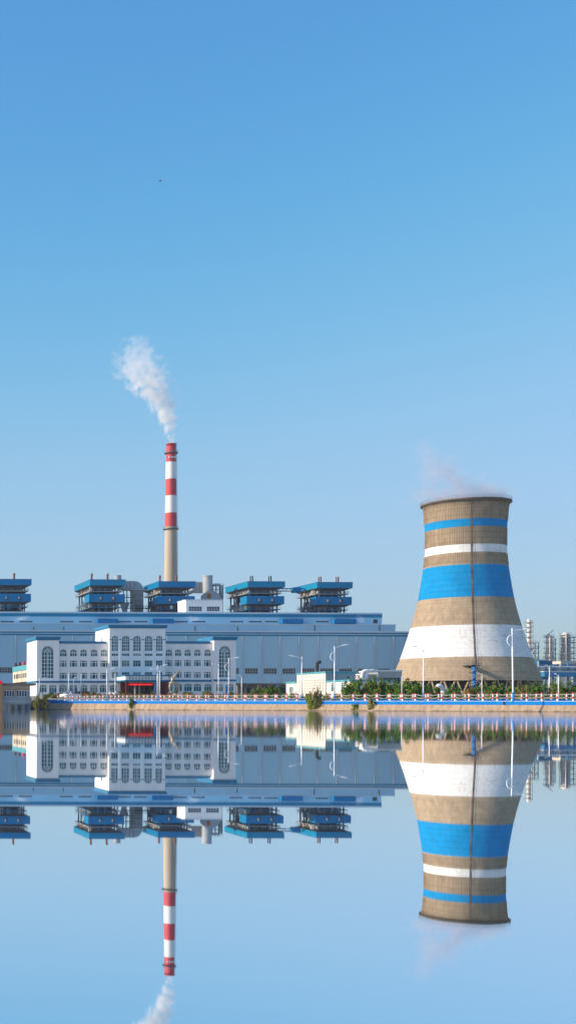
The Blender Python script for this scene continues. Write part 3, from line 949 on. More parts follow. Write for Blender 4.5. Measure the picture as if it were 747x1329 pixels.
# ------------------------------------------------------------------ boiler houses
YBH = 690.0
def railing(mb, x0, x1, y0, y1, z, sides='fblr', h=1.3):
    segs = []
    if 'f' in sides: segs.append(((x0, y0), (x1, y0)))
    if 'b' in sides: segs.append(((x0, y1), (x1, y1)))
    if 'l' in sides: segs.append(((x0, y0), (x0, y1)))
    if 'r' in sides: segs.append(((x1, y0), (x1, y1)))
    for (a, b) in segs:
        for hh in (h * .5, h):
            mb.tube((a[0], a[1], z + hh), (b[0], b[1], z + hh), .07, n=4)
        n = max(2, int(math.dist(a, b) / 2))
        for i in range(n + 1):
            x, y = a[0] + (b[0] - a[0]) * i / n, a[1] + (b[1] - a[1]) * i / n
            mb.tube((x, y, z), (x, y, z + h), .06, n=4)

def boiler(label, pxf, wpx, ytop, D, vent, seed, teal):
    """open-deck boiler house: flared roof canopy, clad mid gallery, columns, decks, boiler core"""
    rr_ = random.Random(seed)
    W = wpx / F * YBH
    xf = UX(pxf, YBH, 760)
    zt = UZ(pxf + 24, ytop, YBH)
    zr = UZ(pxf, 797, YBH) - 6         # foot hidden behind the hall roof line
    zf = G(YBH)
    t = thing('boiler_house', label, 'boiler house', (xf + W / 2, YBH, zf), 'boiler houses along the hall roof')
    b = t.location.copy()
    s = YBH / F
    y0, y1 = YBH, YBH + D
    # roof canopy
    m_ = MB(b)
    m_.box(xf, xf + W, y0, y1, zt - 6.9 * s, zt)
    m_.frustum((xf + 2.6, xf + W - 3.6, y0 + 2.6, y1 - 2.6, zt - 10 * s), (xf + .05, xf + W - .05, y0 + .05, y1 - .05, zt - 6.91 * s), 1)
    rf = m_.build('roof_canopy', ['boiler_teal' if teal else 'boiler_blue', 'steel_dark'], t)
    m_ = MB(b)
    m_.box(xf - .1, xf + W + .1, y0 - .1, y1 + .1, zt + .003, zt + .35); m_.build('roof_edge', 'steel_blue', rf)
    m_ = MB(b)
    nn = int(W / 1.6)
    for k in range(1, nn):
        xx = xf + W * k / nn; m_.box(xx - .06, xx + .06, y0 - .07, y0 - .002, zt - 6.8 * s, zt - .1)
    nn = int(D / 1.6)
    for k in range(1, nn):
        yy = y0 + D * k / nn; m_.box(xf - .07, xf - .002, yy - .06, yy + .06, zt - 6.8 * s, zt - .1)
    tag(m_.build('cladding_rib', 'boiler_teal' if teal else 'boiler_blue', rf), None, None, None, 'stuff')
    # body columns and floors
    bx0, bx1, by0, by1 = xf + 2.2, xf + W - 3.4, y0 + 3.0, y1 - 3
    ztop = zt - 9.8 * s
    nx, ny = 5, 6
    for i in range(nx):
        for j in range(ny):
            if 0 < i < nx - 1 and 0 < j < ny - 1: continue
            x = bx0 + (bx1 - bx0) * i / (nx - 1); y = by0 + (by1 - by0) * j / (ny - 1)
            m_ = MB(b); m_.box(x - .35, x + .35, y - .35, y + .35, zf - .3, ztop)
            m_.build('column', rr_.choice(['steel_dark', 'steel_blue', 'steel_blue', 'steel_dark', 'steel_grey']), t)
    m_ = MB(b); m_.box(bx0 + 2.2, bx1 - 2.0, by0 + 3, by1 - 2, zf, ztop); m_.build('boiler_core', 'core_navy', t)
    for lv in (13.8, 29.0, 34.5):
        z = zt - lv * s
        e = 1.6 if lv != 13.8 else 2.0
        m_ = MB(b); m_.box(bx0 - e, bx1 + e, by0 - e * .7, by1 + e, z - .5, z)
        d = m_.build('deck', 'steel_blue' if lv != 13.8 else 'steel_grey', t)
        m_ = MB(b); railing(m_, bx0 - e, bx1 + e, by0 - e * .7, by1 + e, z, 'fl' if lv != 13.8 else 'flr'); m_.build('railing', 'steel_grey', d)
    # clad gallery
    m_ = MB(b)
    gz1, gz0 = zt - 18.2 * s, zt - 28.4 * s
    gx0, gx1, gy1 = xf - .3, xf + W - .2, y0 + D * .30
    m_.box(gx0, gx1, y0 + .6, gy1, gz0, gz1)
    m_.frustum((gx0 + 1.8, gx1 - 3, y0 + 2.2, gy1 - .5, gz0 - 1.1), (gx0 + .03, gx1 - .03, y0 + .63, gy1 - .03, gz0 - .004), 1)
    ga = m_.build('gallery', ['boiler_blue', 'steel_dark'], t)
    m_ = MB(b)
    nn = int((gx1 - gx0) / 1.5)
    for k in range(1, nn):
        xx = gx0 + (gx1 - gx0) * k / nn; m_.box(xx - .05, xx + .05, y0 + .53, y0 + .598, gz0 + .1, gz1 - .1)
    tag(m_.build('cladding_rib', 'boiler_blue', ga), None, None, None, 'stuff')
    for fx in (.34, .69):
        x = gx0 + (gx1 - gx0) * fx
        m_ = MB(b); m_.box(x - .95, x + .95, y0 + .25, y0 + .6, gz0 + .7, gz0 + 3.0); h_ = m_.build('hatch', 'steel_dark', ga)
        m_ = MB(b); m_.box(x - .8, x - .1, y0 + .1, y0 + .249, gz0 + 1.5, gz0 + 2.8); m_.build('hatch_light', 'steel_pale', h_)
    # plant on the open decks
    for k in range(12):
        x = bx0 + rr_.uniform(-.6, bx1 - bx0); y = by0 + rr_.uniform(-.8, 1.6)
        z = zt - rr_.choice([34.5, 29.0, 38.5]) * s
        hgt = rr_.uniform(1.5, 4.4)
        m_ = MB(b)
        if rr_.random() < .5: m_.tube((x, y, z), (x, y, z + hgt), rr_.uniform(.3, .7), n=8)
        else: m_.box(x - .7, x + .7, y - .5, y + .5, z, z + hgt)
        m_.build('machine', rr_.choice(['steel_pale', 'steel_dark', 'steel_blue', 'insul_cladding', 'rust']), t)
    for k in range(9):
        y = by0 + rr_.uniform(2, D - 9); z = zt - rr_.choice([34.5, 29.0, 13.8]) * s
        m_ = MB(b); m_.box(bx0 - 1.2, bx0 + .8, y - .8, y + .8, z + .01, z + rr_.uniform(1.5, 3.6))
        m_.build('machine', rr_.choice(['steel_pale', 'steel_grey', 'cream_wall', 'rust', 'steel_blue']), t)
    for k in range(5):
        y = by0 + D * .12 * k + 2
        m_ = MB(b); m_.tube((bx0 - .5, y, zt - 34 * s), (bx0 - .5, y + 4.5, zt - 29 * s), .22, n=5)
        m_.tube((bx0 - .4, y, zt - 28.6 * s), (bx0 - .4, y + 4.5, zt - 14.5 * s), .2, n=5); m_.build('brace', rr_.choice(['steel_pale', 'steel_dark']), t)
    m_ = MB(b)
    for k in range(7):
        y = by0 + D * .1 * k + 1
        m_.box(bx0 - .3, bx0 + .5, y, y + 1.6, zt - 12.9 * s, zt - 10.6 * s)
    m_.build('louvre', 'cream_wall', t)
    # roof vents
    for fx in ((.13, .58) if vent == 'big' else (.22, .72)):
        x = xf + W * fx; y = y0 + 7
        v_ = MB(b)
        if vent == 'big':
            v_.box(x - .9, x + .9, y - .9, y + .9, zt + .35, zt + 1.0)
            v_.tube((x, y, zt + .9), (x, y, zt + 3.6), .62, .55, n=10); v_.tube((x, y, zt + 3.2), (x + .15, y, zt + 4.4), .75, .5, n=10)
            v_.build('roof_vent', 'rust', rf)
        else:
            v_.box(x - 1.2, x + 1.4, y - .6, y + .6, zt + .35, zt + .8)
            v_.tube((x - .55, y, zt + .7), (x - .55, y, zt + 3.9), .38, n=8); v_.tube((x + .65, y, zt + .7), (x + .65, y, zt + 4.1), .38, n=8)
            v_.build('roof_vent', 'rust' if seed % 2 else 'steel_dark', rf)
    return t, xf, W, zt
boiler('blue boiler house cut off by the edge of the picture', -6, 47.3, 752.2, 36, 'big', 1, False)
boiler('blue boiler house joined to the big curved grey duct', 117, 46.2, 752.8, 38, 'big', 2, True)
boiler('blue boiler house standing before the red and white chimney', 206, 47.8, 755.2, 30, 'big', 3, False)
boiler('blue boiler house between the rooftop control room and the truss bridge', 321.5, 48.3, 755.2, 36, 'thin', 4, True)
boiler('blue boiler house at the cooling tower end of the hall roof', 411.3, 46, 756.2, 30, 'thin', 5, True)

# truss bridge between the last two boiler houses
YG = YBH + 16
tb = thing('truss_bridge', 'blue lattice bridge spanning between the two end boiler houses', 'bridge', (UX(374, YG, 765), YG, UZ(374, 767, YG)))
tbb = tb.location.copy()
xa, xb = UX(355, YG, 765), UX(398, YG, 765); z0, z1 = UZ(374, 767, YG), UZ(374, 763.6, YG)
mb = MB(tbb)
for z in (z0, z1):
    for y in (YG, YG + 2.5): mb.tube((xa, y, z), (xb, y, z), .2, n=4)
mb.build('chord', 'steel_blue', tb)
n = 9
for k in range(n):
    a, b2 = xa + (xb - xa) * k / n, xa + (xb - xa) * (k + 1) / n
    mb = MB(tbb); mb.tube((a, YG, z0 if k % 2 else z1), (b2, YG, z1 if k % 2 else z0), .14, n=4); mb.build('brace', 'steel_blue', tb)
mb = MB(tbb); mb.box(xa, xb, YG + .1, YG + 2.4, z0 - .15, z0 + .02); mb.build('deck', 'steel_pale', tb)
mb = MB(tbb); mb.box(UX(380, YG, 765), UX(390, YG, 765), YG - .3, YG + 2.8, z0 - .9, z1 + .6); mb.build('transfer_box', 'boiler_blue', tb)

# ducts and dust collectors behind the boilers
YD = 712.0
sD = YD / F
d1 = thing('flue_duct', 'big grey duct with a rounded shoulder beside the second boiler house', 'duct', (UX(178, YD, 780), YD, G(YD)))
db = d1.location.copy()
def dp(px, py, Y=YD): return U(px, py, Y)
poly = [dp(158, 764.5), dp(158, 754)]
poly += [dp(175, 754), dp(179.5, 755), dp(183, 757.5), dp(185.3, 761), dp(186.3, 766), dp(186.3, 800), dp(175, 800), dp(175, 766.5), dp(172.5, 764.5)]
m_ = MB(db); m_.extrude(poly, YD, YD + 9); m_.build('duct', 'insul_cladding', d1)
for px in (164, 169, 174.3):
    m_ = MB(db); xx, _ = dp(px, 760); m_.box(xx - .25, xx + .25, YD - .25, YD - .01, dp(px, 764.2)[1], dp(px, 754.2)[1]); m_.build('stiffener', 'steel_grey', d1)
for py in (772, 779, 786, 793):
    m_ = MB(db); m_.box(dp(175.2, 0)[0] - 3.2, dp(186.2, 0)[0] - 3, YD - .3, YD - .01, dp(180, py)[1] - .25, dp(180, py)[1] + .25)
    m_.v = [(x + 3.1, y, z) for x, y, z in m_.v]; m_.build('stiffener', 'steel_grey', d1)
m_ = MB(db); xx = dp(155.6, 750)[0]; m_.lathe([(2.0, dp(155, 760)[1]), (2.0, dp(155, 746.4)[1]), (2.12, dp(155, 746.4)[1] + .01), (2.12, dp(155, 746)[1]), (1.7, dp(155, 746)[1])], 20, (xx, YD + 4)); m_.build('stack', 'insul_cladding', d1, False)
for px in (161, 165.5, 170.5, 173):
    m_ = MB(db); xx = dp(px, 780)[0]; m_.box(xx - .25, xx + .25, YD + 1, YD + 1.5, G(YD), dp(px, 764.6)[1]); m_.build('support', 'steel_grey', d1)
for (a, b2, py) in ((160, 175, 783), (160, 175, 776), (163, 190, 790)):
    m_ = MB(db); m_.box(dp(a, 780)[0], dp(b2, 780)[0], YD - 1.6, YD - .3, dp(a, py)[1], dp(a, py)[1] + .35); railing(m_, dp(a, 780)[0], dp(b2, 780)[0], YD - 1.6, YD - .4, dp(a, py)[1] + .35, 'f'); m_.build('walkway', 'steel_dark', d1)
m_ = MB(db); m_.tube((dp(158, 766)[0], YD - 2, dp(158, 766.3)[1]), (dp(190, 766)[0], YD - 2, dp(190, 766.3)[1]), .45, n=8); m_.build('pipe', 'steel_grey', d1)
m_ = MB(db); m_.frustum((dp(162, 0)[0], dp(166, 0)[0], YD - 1, YD, dp(164, 795)[1]), (dp(158, 0)[0], dp(171, 0)[0], YD - 1, YD, dp(164, 782)[1])); m_.build('hopper', 'insul_cladding', d1)

d2 = thing('dust_collector', 'grey dust collector with a round stack and hopper behind the rooftop control room', 'dust collector', (UX(268, YD, 780), YD, G(YD)))
db = d2.location.copy()
m_ = MB(db); m_.box(dp(250, 760)[0], dp(272, 760)[0], YD, YD + 8, dp(260, 768.3)[1], dp(260, 755.4)[1]); m_.build('duct', 'insul_cladding', d2)
for px in (255, 259.5, 264, 268.5):
    m_ = MB(db); xx = dp(px, 760)[0]; m_.box(xx - .2, xx + .2, YD - .22, YD - .01, dp(px, 768)[1], dp(px, 755.6)[1]); m_.build('stiffener', 'steel_grey', d2)
m_ = MB(db); xx = dp(267, 760)[0]; za, zb_ = dp(267, 798)[1], dp(267, 748)[1]
m_.lathe([(2.7, za), (2.7, zb_ - .8), (2.9, zb_ - .79), (2.9, zb_), (2.3, zb_), (2.3, zb_ - 3)], 24, (xx, YD - 3.2)); m_.build('stack', 'insul_cladding', d2)
m_ = MB(db); m_.extrude([dp(256, 784), dp(256, 775), dp(262, 769), dp(271, 768.5), dp(279, 774), dp(282, 784)], YD - 8.5, YD - 6.2); m_.build('hopper', 'insul_cladding', d2)
m_ = MB(db); m_.box(dp(265.2, 0)[0], dp(270, 0)[0], YD - 8.8, YD - 8.51, dp(267, 778)[1], dp(267, 772)[1]); m_.v = [(x - .0, y, z) for x, y, z in m_.v]; m_.build('door', 'orange_door', d2)
for px in (274.5, 279, 283.5, 287.5):
    m_ = MB(db); xx = dp(px, 770)[0]; m_.box(xx - .22, xx + .22, YD - 2, YD - 1.55, G(YD), dp(px, 759.5)[1]); m_.build('support', 'steel_grey', d2)
for py in (760.5, 765.5, 770.5, 775.5):
    m_ = MB(db); m_.box(dp(273.5, 770)[0], dp(288, 770)[0], YD - 2.6, YD - 1, dp(280, py)[1] - .3, dp(280, py)[1]); railing(m_, dp(273.5, 770)[0], dp(288, 770)[0], YD - 2.6, YD - 1, dp(280, py)[1], 'f'); m_.build('walkway', 'steel_dark', d2)
m_ = MB(db); m_.path([(dp(272, 762)[0], YD - 1, dp(272, 762)[1]), (dp(277, 761)[0], YD - 2, dp(277, 759.5)[1]), (dp(283, 761)[0], YD - 2, dp(283, 759.3)[1]), (dp(285, 762)[0], YD - 2, dp(285, 761)[1]), (dp(285.3, 770)[0], YD - 2, dp(285.3, 778)[1])], .7, 8); m_.build('pipe', 'steel_pale', d2, True)

# ------------------------------------------------------------------ chimney
YCH = 900.0
cx, zc = U(222.2, 577, YCH)
zg = G(YCH)
ch = thing('chimney', 'tall smoking chimney with red and white bands on a concrete shaft', 'chimney', (cx, YCH, zg))
cb_ = ch.location.copy()
def cz(py): return UZ(222, py, YCH)
def cr(z):
    u = (cz(577) - z) / (cz(577) - cz(755))
    return 3.45 + 1.25 * u + .12 * max(0, u - 1) ** 2
bands = [(577, 600, 'chimney_red'), (600, 622, 'chimney_white'), (622, 643.6, 'chimney_red'), (643.6, 666, 'chimney_white'), (666, 684, 'chimney_red')]
for (a, b2, mm) in bands:
    m_ = MB(cb_); za, zb_ = cz(a), cz(b2)
    prof = [(cr(zb_ + (za - zb_) * k / 6), zb_ + (za - zb_) * k / 6) for k in range(7)]
    if a == 577: prof += [(cr(za) + .25, za + .01), (cr(za) + .25, za + .5), (cr(za) - .6, za + .5), (cr(za) - .6, za - 6)]
    m_.lathe(prof, 40, (cx, YCH)); m_.build('shaft_band', mm, ch, True)
m_ = MB(cb_); za, zb_ = cz(684), zg - 1
m_.lathe([(cr(zb_ + (za - zb_) * k / 12), zb_ + (za - zb_) * k / 12) for k in range(13)], 40, (cx, YCH)); m_.build('shaft', 'chimney_concrete', ch, True)
for py in (588.5, 687):
    z = cz(py); r0 = cr(z)
    m_ = MB(cb_); m_.lathe([(r0 - .1, z - .5), (r0 + 1.3, z - .15), (r0 + 1.3, z + .15), (r0 - .1, z + .15)], 32, (cx, YCH)); pf = m_.build('platform', 'steel_dark', ch)
    m_ = MB(cb_)
    for k in range(20):
        t = 2 * math.pi * k / 20
        m_.tube((cx + (r0 + 1.2) * math.cos(t), YCH + (r0 + 1.2) * math.sin(t), z), (cx + (r0 + 1.2) * math.cos(t), YCH + (r0 + 1.2) * math.sin(t), z + 1.6), .07, n=4)
    for hh in (.8, 1.6):
        m_.lathe([(r0 + 1.15, z + hh - .06), (r0 + 1.25, z + hh - .06), (r0 + 1.25, z + hh + .06), (r0 + 1.15, z + hh + .06), (r0 + 1.15, z + hh - .06)], 32, (cx, YCH))
    m_.build('railing', 'steel_grey', pf)
zl = cz(594)
for t in (-2.2, -1.7, -1.2, -.7):
    r0 = cr(zl) + .03
    m_ = MB(cb_); q = Vector((math.cos(t), math.sin(t))); p = Vector((-q.y, q.x))
    c_ = [(cx + q.x * r0 + p.x * s_, YCH + q.y * r0 + p.y * s_) for s_ in (-.55, .55)]
    m_.box(c_[0][0], c_[1][0], min(c_[0][1], c_[1][1]) - .1, max(c_[0][1], c_[1][1]) + .1, zl - .9, zl + .5); m_.build('air_port', 'paint_white', ch)
t = R(-18)
m_ = MB(cb_)
zz = zg + 3
while zz < cz(578):
    r0 = cr(zz)
    for (dt) in (-.07, .07):
        m_.tube((cx + (r0 + .45) * math.cos(t + dt), YCH + (r0 + .45) * math.sin(t + dt), zz), (cx + (cr(zz + 2.6) + .45) * math.cos(t + dt), YCH + (cr(zz + 2.6) + .45) * math.sin(t + dt), zz + 2.6), .08, n=4)
    m_.tube((cx + (r0 - .1) * math.cos(t), YCH + (r0 - .1) * math.sin(t), zz), (cx + (r0 + .95) * math.cos(t), YCH + (r0 + .95) * math.sin(t), zz), .09, n=4)
    zz += 2.6
m_.build('ladder', 'steel_dark', ch)

# ------------------------------------------------------------------ cooling tower
TX, TY = 305.4, 560.0
tz = G(TY)
ct = thing('cooling_tower', 'hyperboloid concrete cooling tower with blue and white painted bands', 'cooling tower', (TX, TY, tz))
tb_ = ct.location.copy()
PR = [(30.5, 13.3), (30.0, 14.7), (26.4, 24.1), (22.2, 38.1), (19.35, 50), (17.0, 65.4), (16.4, 72.4), (16.35, 80), (16.45, 83), (17.0, 91.7), (17.4, 93.8)]
def tr(z):
    # smooth interpolation of the measured profile
    zs_ = [p[1] for p in PR]
    if z <= zs_[0]: return PR[0][0]
    if z >= zs_[-1]: return PR[-1][0]
    i = max(k for k in range(len(zs_) - 1) if zs_[k] <= z)
    def m_at(k):
        if k == 0: return (PR[1][0] - PR[0][0]) / (zs_[1] - zs_[0])
        if k == len(PR) - 1: return (PR[-1][0] - PR[-2][0]) / (zs_[-1] - zs_[-2])
        return (PR[k + 1][0] - PR[k - 1][0]) / (zs_[k + 1] - zs_[k - 1])
    h = zs_[i + 1] - zs_[i]; u = (z - zs_[i]) / h
    return ((2 * u ** 3 - 3 * u ** 2 + 1) * PR[i][0] + (u ** 3 - 2 * u ** 2 + u) * h * m_at(i) + (-2 * u ** 3 + 3 * u ** 2) * PR[i + 1][0] + (u ** 3 - u ** 2) * h * m_at(i + 1))
ZB = [(13.3, 23.7, 'tower_concrete'), (23.7, 37.9, 'tower_white'), (37.9, 50.4, 'tower_concrete'), (50.4, 64.9, 'tower_blue'), (64.9, 70.4, 'tower_concrete'),
      (70.4, 74.0, 'tower_white'), (74.0, 81.8, 'tower_concrete'), (81.8, 85.2, 'tower_blue'), (85.2, 93.8, 'tower_concrete')]
NS = 144
def tower_ring(z0, z1):
    """one painted zone of the shell: pour lifts with a shallow groove, and slim wind ribs"""
    m_ = MB(tb_)
    n = max(2, round((z1 - z0) / 1.25))
    prof = []
    for k in range(n):
        a, b2 = z0 + (z1 - z0) * k / n, z0 + (z1 - z0) * (k + 1) / n
        prof += [(tr(a) - .035, a), (tr(a + .09), a + .09), (tr(b2 - .001), b2 - .001)]
    k0 = len(m_.v)
    for (r, z) in prof:
        for i in range(NS * 2):
            t = 2 * math.pi * (i // 2 + (0.10 if i % 2 else -0.10)) / NS
            rib = .10 if z > 66 else .05
            # ribs: narrow raised strip between -0.1 and +0.1 of each division
            m_.v.append((r * math.cos(t) + TX - tb_.x, r * math.sin(t) + TY - tb_.y, z - tb_.z))
    NN = NS * 2
    for j in range(len(prof) - 1):
        for i in range(NN):
            m_.f.append((k0 + j * NN + i, k0 + j * NN + (i + 1) % NN, k0 + (j + 1) * NN + (i + 1) % NN, k0 + (j + 1) * NN + i)); m_.m.append(0)
    return m_
for (a, b2, mm) in ZB:
    tower_ring(a, b2).build('shell_band', mm, ct, False)
m_ = MB(tb_)
for i in range(NS):
    t0 = 2 * math.pi * i / NS
    if not (math.pi * .8 < t0 < math.pi * 2): continue
    hw = .10
    for (za, zb_) in ((65.5, 70.3), (74.1, 81.7), (85.3, 93.4)):
        pts_ = []
        for k in range(4):
            z = za + (zb_ - za) * k / 3; r = tr(z)
            for (dr, dt) in ((0.0, -hw / r), (.14, -hw / r), (.14, hw / r), (0.0, hw / r)):
                pts_.append((TX + (r + dr) * math.cos(t0 + dt), TY + (r + dr) * math.sin(t0 + dt), z))
        fs_ = []
        for k in range(3):
            for q in range(3): fs_.append((k * 4 + q, k * 4 + q + 1, (k + 1) * 4 + q + 1, (k + 1) * 4 + q))
        m_.add(pts_, fs_)
tag(m_.build('wind_rib', 'tower_concrete', ct), None, None, None, 'stuff')
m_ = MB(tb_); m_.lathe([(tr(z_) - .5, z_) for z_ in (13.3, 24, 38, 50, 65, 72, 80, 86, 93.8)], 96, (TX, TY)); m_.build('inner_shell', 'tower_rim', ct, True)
m_ = MB(tb_); m_.lathe([(29.9, 13.3), (30.5, 13.28)], 96, (TX, TY)); m_.build('shell_foot', 'tower_concrete', ct)
# rim walkway
m_ = MB(tb_); m_.lathe([(17.2, 92.6), (17.75, 93.3), (18.35, 93.6), (18.35, 94.3), (16.9, 94.3), (16.9, 93.7)], 96, (TX, TY)); rim = m_.build('rim', 'tower_rim', ct)
m_ = MB(tb_)
for hh in (.6, 1.2):
    m_.lathe([(18.2, 94.25 + hh), (18.28, 94.25 + hh), (18.28, 94.33 + hh), (18.2, 94.33 + hh), (18.2, 94.25 + hh)], 96, (TX, TY))
for k in range(72):
    t = 2 * math.pi * k / 72
    m_.tube((TX + 18.24 * math.cos(t), TY + 18.24 * math.sin(t), 94.3), (TX + 18.24 * math.cos(t), TY + 18.24 * math.sin(t), 95.6), .05, n=4)
m_.build('railing', 'steel_grey', rim)
# cage ladder up the shell
camaz = math.atan2(-TY, -TX)
tl = camaz + R(8.5)
m_ = MB(tb_)
z = 20.0
while z < 93.2:
    z2 = min(z + 1.5, 94.2)
    for dt in (-.35, .35):
        a_ = tl + dt / tr(z); b_ = tl + dt / tr(z2)
        m_.tube((TX + (tr(z) + .35) * math.cos(a_), TY + (tr(z) + .35) * math.sin(a_), z), (TX + (tr(z2) + .35) * math.cos(b_), TY + (tr(z2) + .35) * math.sin(b_), z2), .06, n=4)
    c_, s_ = math.cos(tl), math.sin(tl)
    ring = []
    for k in range(6):
        q = -math.pi / 2 + math.pi * k / 5
        rad = tr(z) + .3 + .75 * math.cos(q); dt = .5 * math.sin(q) / tr(z)
        ring.append((TX + rad * math.cos(tl + dt), TY + rad * math.sin(tl + dt), z))
    m_.path(ring, .05, 4)
    z += 1.5
m_.build('ladder', 'steel_dark', ct)
tower_mat('tower_stain', (0.28, 0.21, 0.15), 0.6)
m_ = MB(tb_)
zz_ = [20 + k * 2.4 for k in range(31)]
pts_ = []
for z in zz_:
    for dt in (-.25, .25):
        r = tr(z) + .05; pts_.append((TX + r * math.cos(tl + dt / r), TY + r * math.sin(tl + dt / r), z))
m_.add(pts_, [(2 * k, 2 * k + 1, 2 * k + 3, 2 * k + 2) for k in range(len(zz_) - 1)])
m_.build('cable_tray', 'tower_stain', ct)
# raking legs and basin wall
rl0, rl1, zl0, zl1 = 30.6, 29.55, tz + .6, 13.6
for k in range(36):
    t = 2 * math.pi * k / 36
    for sgn in (-1, 1):
        a_ = t; b_ = t + sgn * math.pi / 36 * .9
        m_ = MB(tb_)
        m_.tube((TX + rl0 * math.cos(a_), TY + rl0 * math.sin(a_), zl0), (TX + rl1 * math.cos(b_), TY + rl1 * math.sin(b_), zl1), .38, n=6)
        m_.build('leg', 'tower_concrete', ct)
m_ = MB(tb_); m_.lathe([(32.2, tz - 1), (32.2, tz + 1.1), (31.7, tz + 1.1), (31.7, tz - 1)], 72, (TX, TY)); m_.build('basin_wall', 'concrete_grey', ct)
m_ = MB(tb_); m_.lathe([(26, tz - .5), (26, 13)], 48, (TX, TY)); m_.build('fill_pack', 'dark_room', ct)
# blue stair shaft with spiral at the foot
ts_ = camaz + R(6.0)
sx, sy = TX + 33.5 * math.cos(ts_), TY + 33.5 * math.sin(ts_)
st = thing('stair_tower', 'slim blue stair shaft with spiral steps at the foot of the cooling tower', 'stair tower', (sx, sy, G(sy)))
stb = st.location.copy()
m_ = MB(stb); m_.tube((sx, sy, G(sy)), (sx, sy, 19.6), .75, n=12); m_.build('shaft', 'parapet_blue', st, True)
m_ = MB(stb)
nst = 64
for k in range(nst):
    t = k * .42; z = G(sy) + .3 + k * (19.0 - G(sy)) / nst
    c_, s_ = math.cos(t), math.sin(t)
    m_.add([(sx + .7 * c_, sy + .7 * s_, z), (sx + 2.0 * math.cos(t), sy + 2.0 * math.sin(t), z), (sx + 2.0 * math.cos(t + .42), sy + 2.0 * math.sin(t + .42), z), (sx + .7 * math.cos(t + .42), sy + .7 * math.sin(t + .42), z)], [(0, 1, 2, 3)])
    m_.tube((sx + 2 * c_, sy + 2 * s_, z), (sx + 2 * c_, sy + 2 * s_, z + 1.1), .05, n=4)
m_.path([(sx + 2 * math.cos(k * .42), sy + 2 * math.sin(k * .42), G(sy) + 1.4 + k * (19.0 - G(sy)) / nst) for k in range(nst)], .08, 4)
m_.path([(sx + 2 * math.cos(k * .42), sy + 2 * math.sin(k * .42), G(sy) + .3 + k * (19.0 - G(sy)) / nst) for k in range(nst)], .12, 4)
m_.build('spiral_stair', 'steel_grey', st)
m_ = MB(stb); m_.box(sx - 1.6, sx + 2.4, sy - 1.2, sy + 6.5, 19.6, 19.85); railing(m_, sx - 1.6, sx + 2.4, sy - 1.2, sy + 6, 19.85, 'flr'); m_.build('landing', 'steel_dark', st)

# ------------------------------------------------------------------ refinery beyond the tower
YQ = 780.0
def column(label, px, hw, yt, yb, rings, pfx, mname='column_pale', Y=YQ):
    x = UX(px, Y, 850); z0 = G(Y); zt_, zb_ = UZ(px, yt, Y), UZ(px, yb, Y)
    r = hw / F * Y
    t = thing('distillation_column', label, 'column', (x, Y, z0))
    b = t.location.copy()
    m_ = MB(b); m_.lathe([(r * 1.25, z0 - .5), (r * 1.25, zb_), (r, zb_ + 3), (r, zt_ - r * .6), (r * .7, zt_ - r * .2), (r * .2, zt_)], 24, (x, Y)); m_.build('vessel', mname, t, True)
    for py in rings:
        z = UZ(px, py, Y); rr2 = r * (1.25 if py > yb else 1.0)
        m_ = MB(b); m_.lathe([(rr2 - .05, z - .25), (rr2 + 1.1, z - .2), (rr2 + 1.1, z + .1), (rr2 - .05, z + .1)], 20, (x, Y)); p_ = m_.build('platform', 'steel_grey', t)
        m_ = MB(b)
        for k in range(12):
            q = 2 * math.pi * k / 12
            m_.tube((x + (rr2 + 1.05) * math.cos(q), Y + (rr2 + 1.05) * math.sin(q), z), (x + (rr2 + 1.05) * math.cos(q), Y + (rr2 + 1.05) * math.sin(q), z + 1.2), .06, n=4)
        m_.lathe([(rr2 + 1, z + 1.15), (rr2 + 1.1, z + 1.15), (rr2 + 1.1, z + 1.25), (rr2 + 1, z + 1.25)], 20, (x, Y)); m_.build('railing', 'steel_grey', p_)
    for k, dx in enumerate(pfx):
        m_ = MB(b); m_.path([(x + dx, Y - r - .6, zt_ - 1.2), (x + dx, Y - r - .9, zt_ - 3), (x + dx, Y - r - .9, z0)], .32, 6); m_.build('riser_pipe', ['steel_pale', 'column_pale', 'steel_grey'][k % 3], t, True)
    return t
column('slim banded refinery column half hidden by the cooling tower', 685.6, 2.5, 803.5, 835, [808, 814, 820, 827, 834, 842], (.9,), 'column_pale')
column('slender pale refinery column with one steel lattice beside it', 711.6, 3.6, 824, 850, [826.5, 834, 842, 848, 854], (1.2, -1.1))
column('stout pale refinery column ringed by many platforms', 732.6, 4.3, 820.5, 848, [824, 828, 832, 836.5, 841, 845.5, 850, 854.5, 859], (1.4, -1.3, .2))
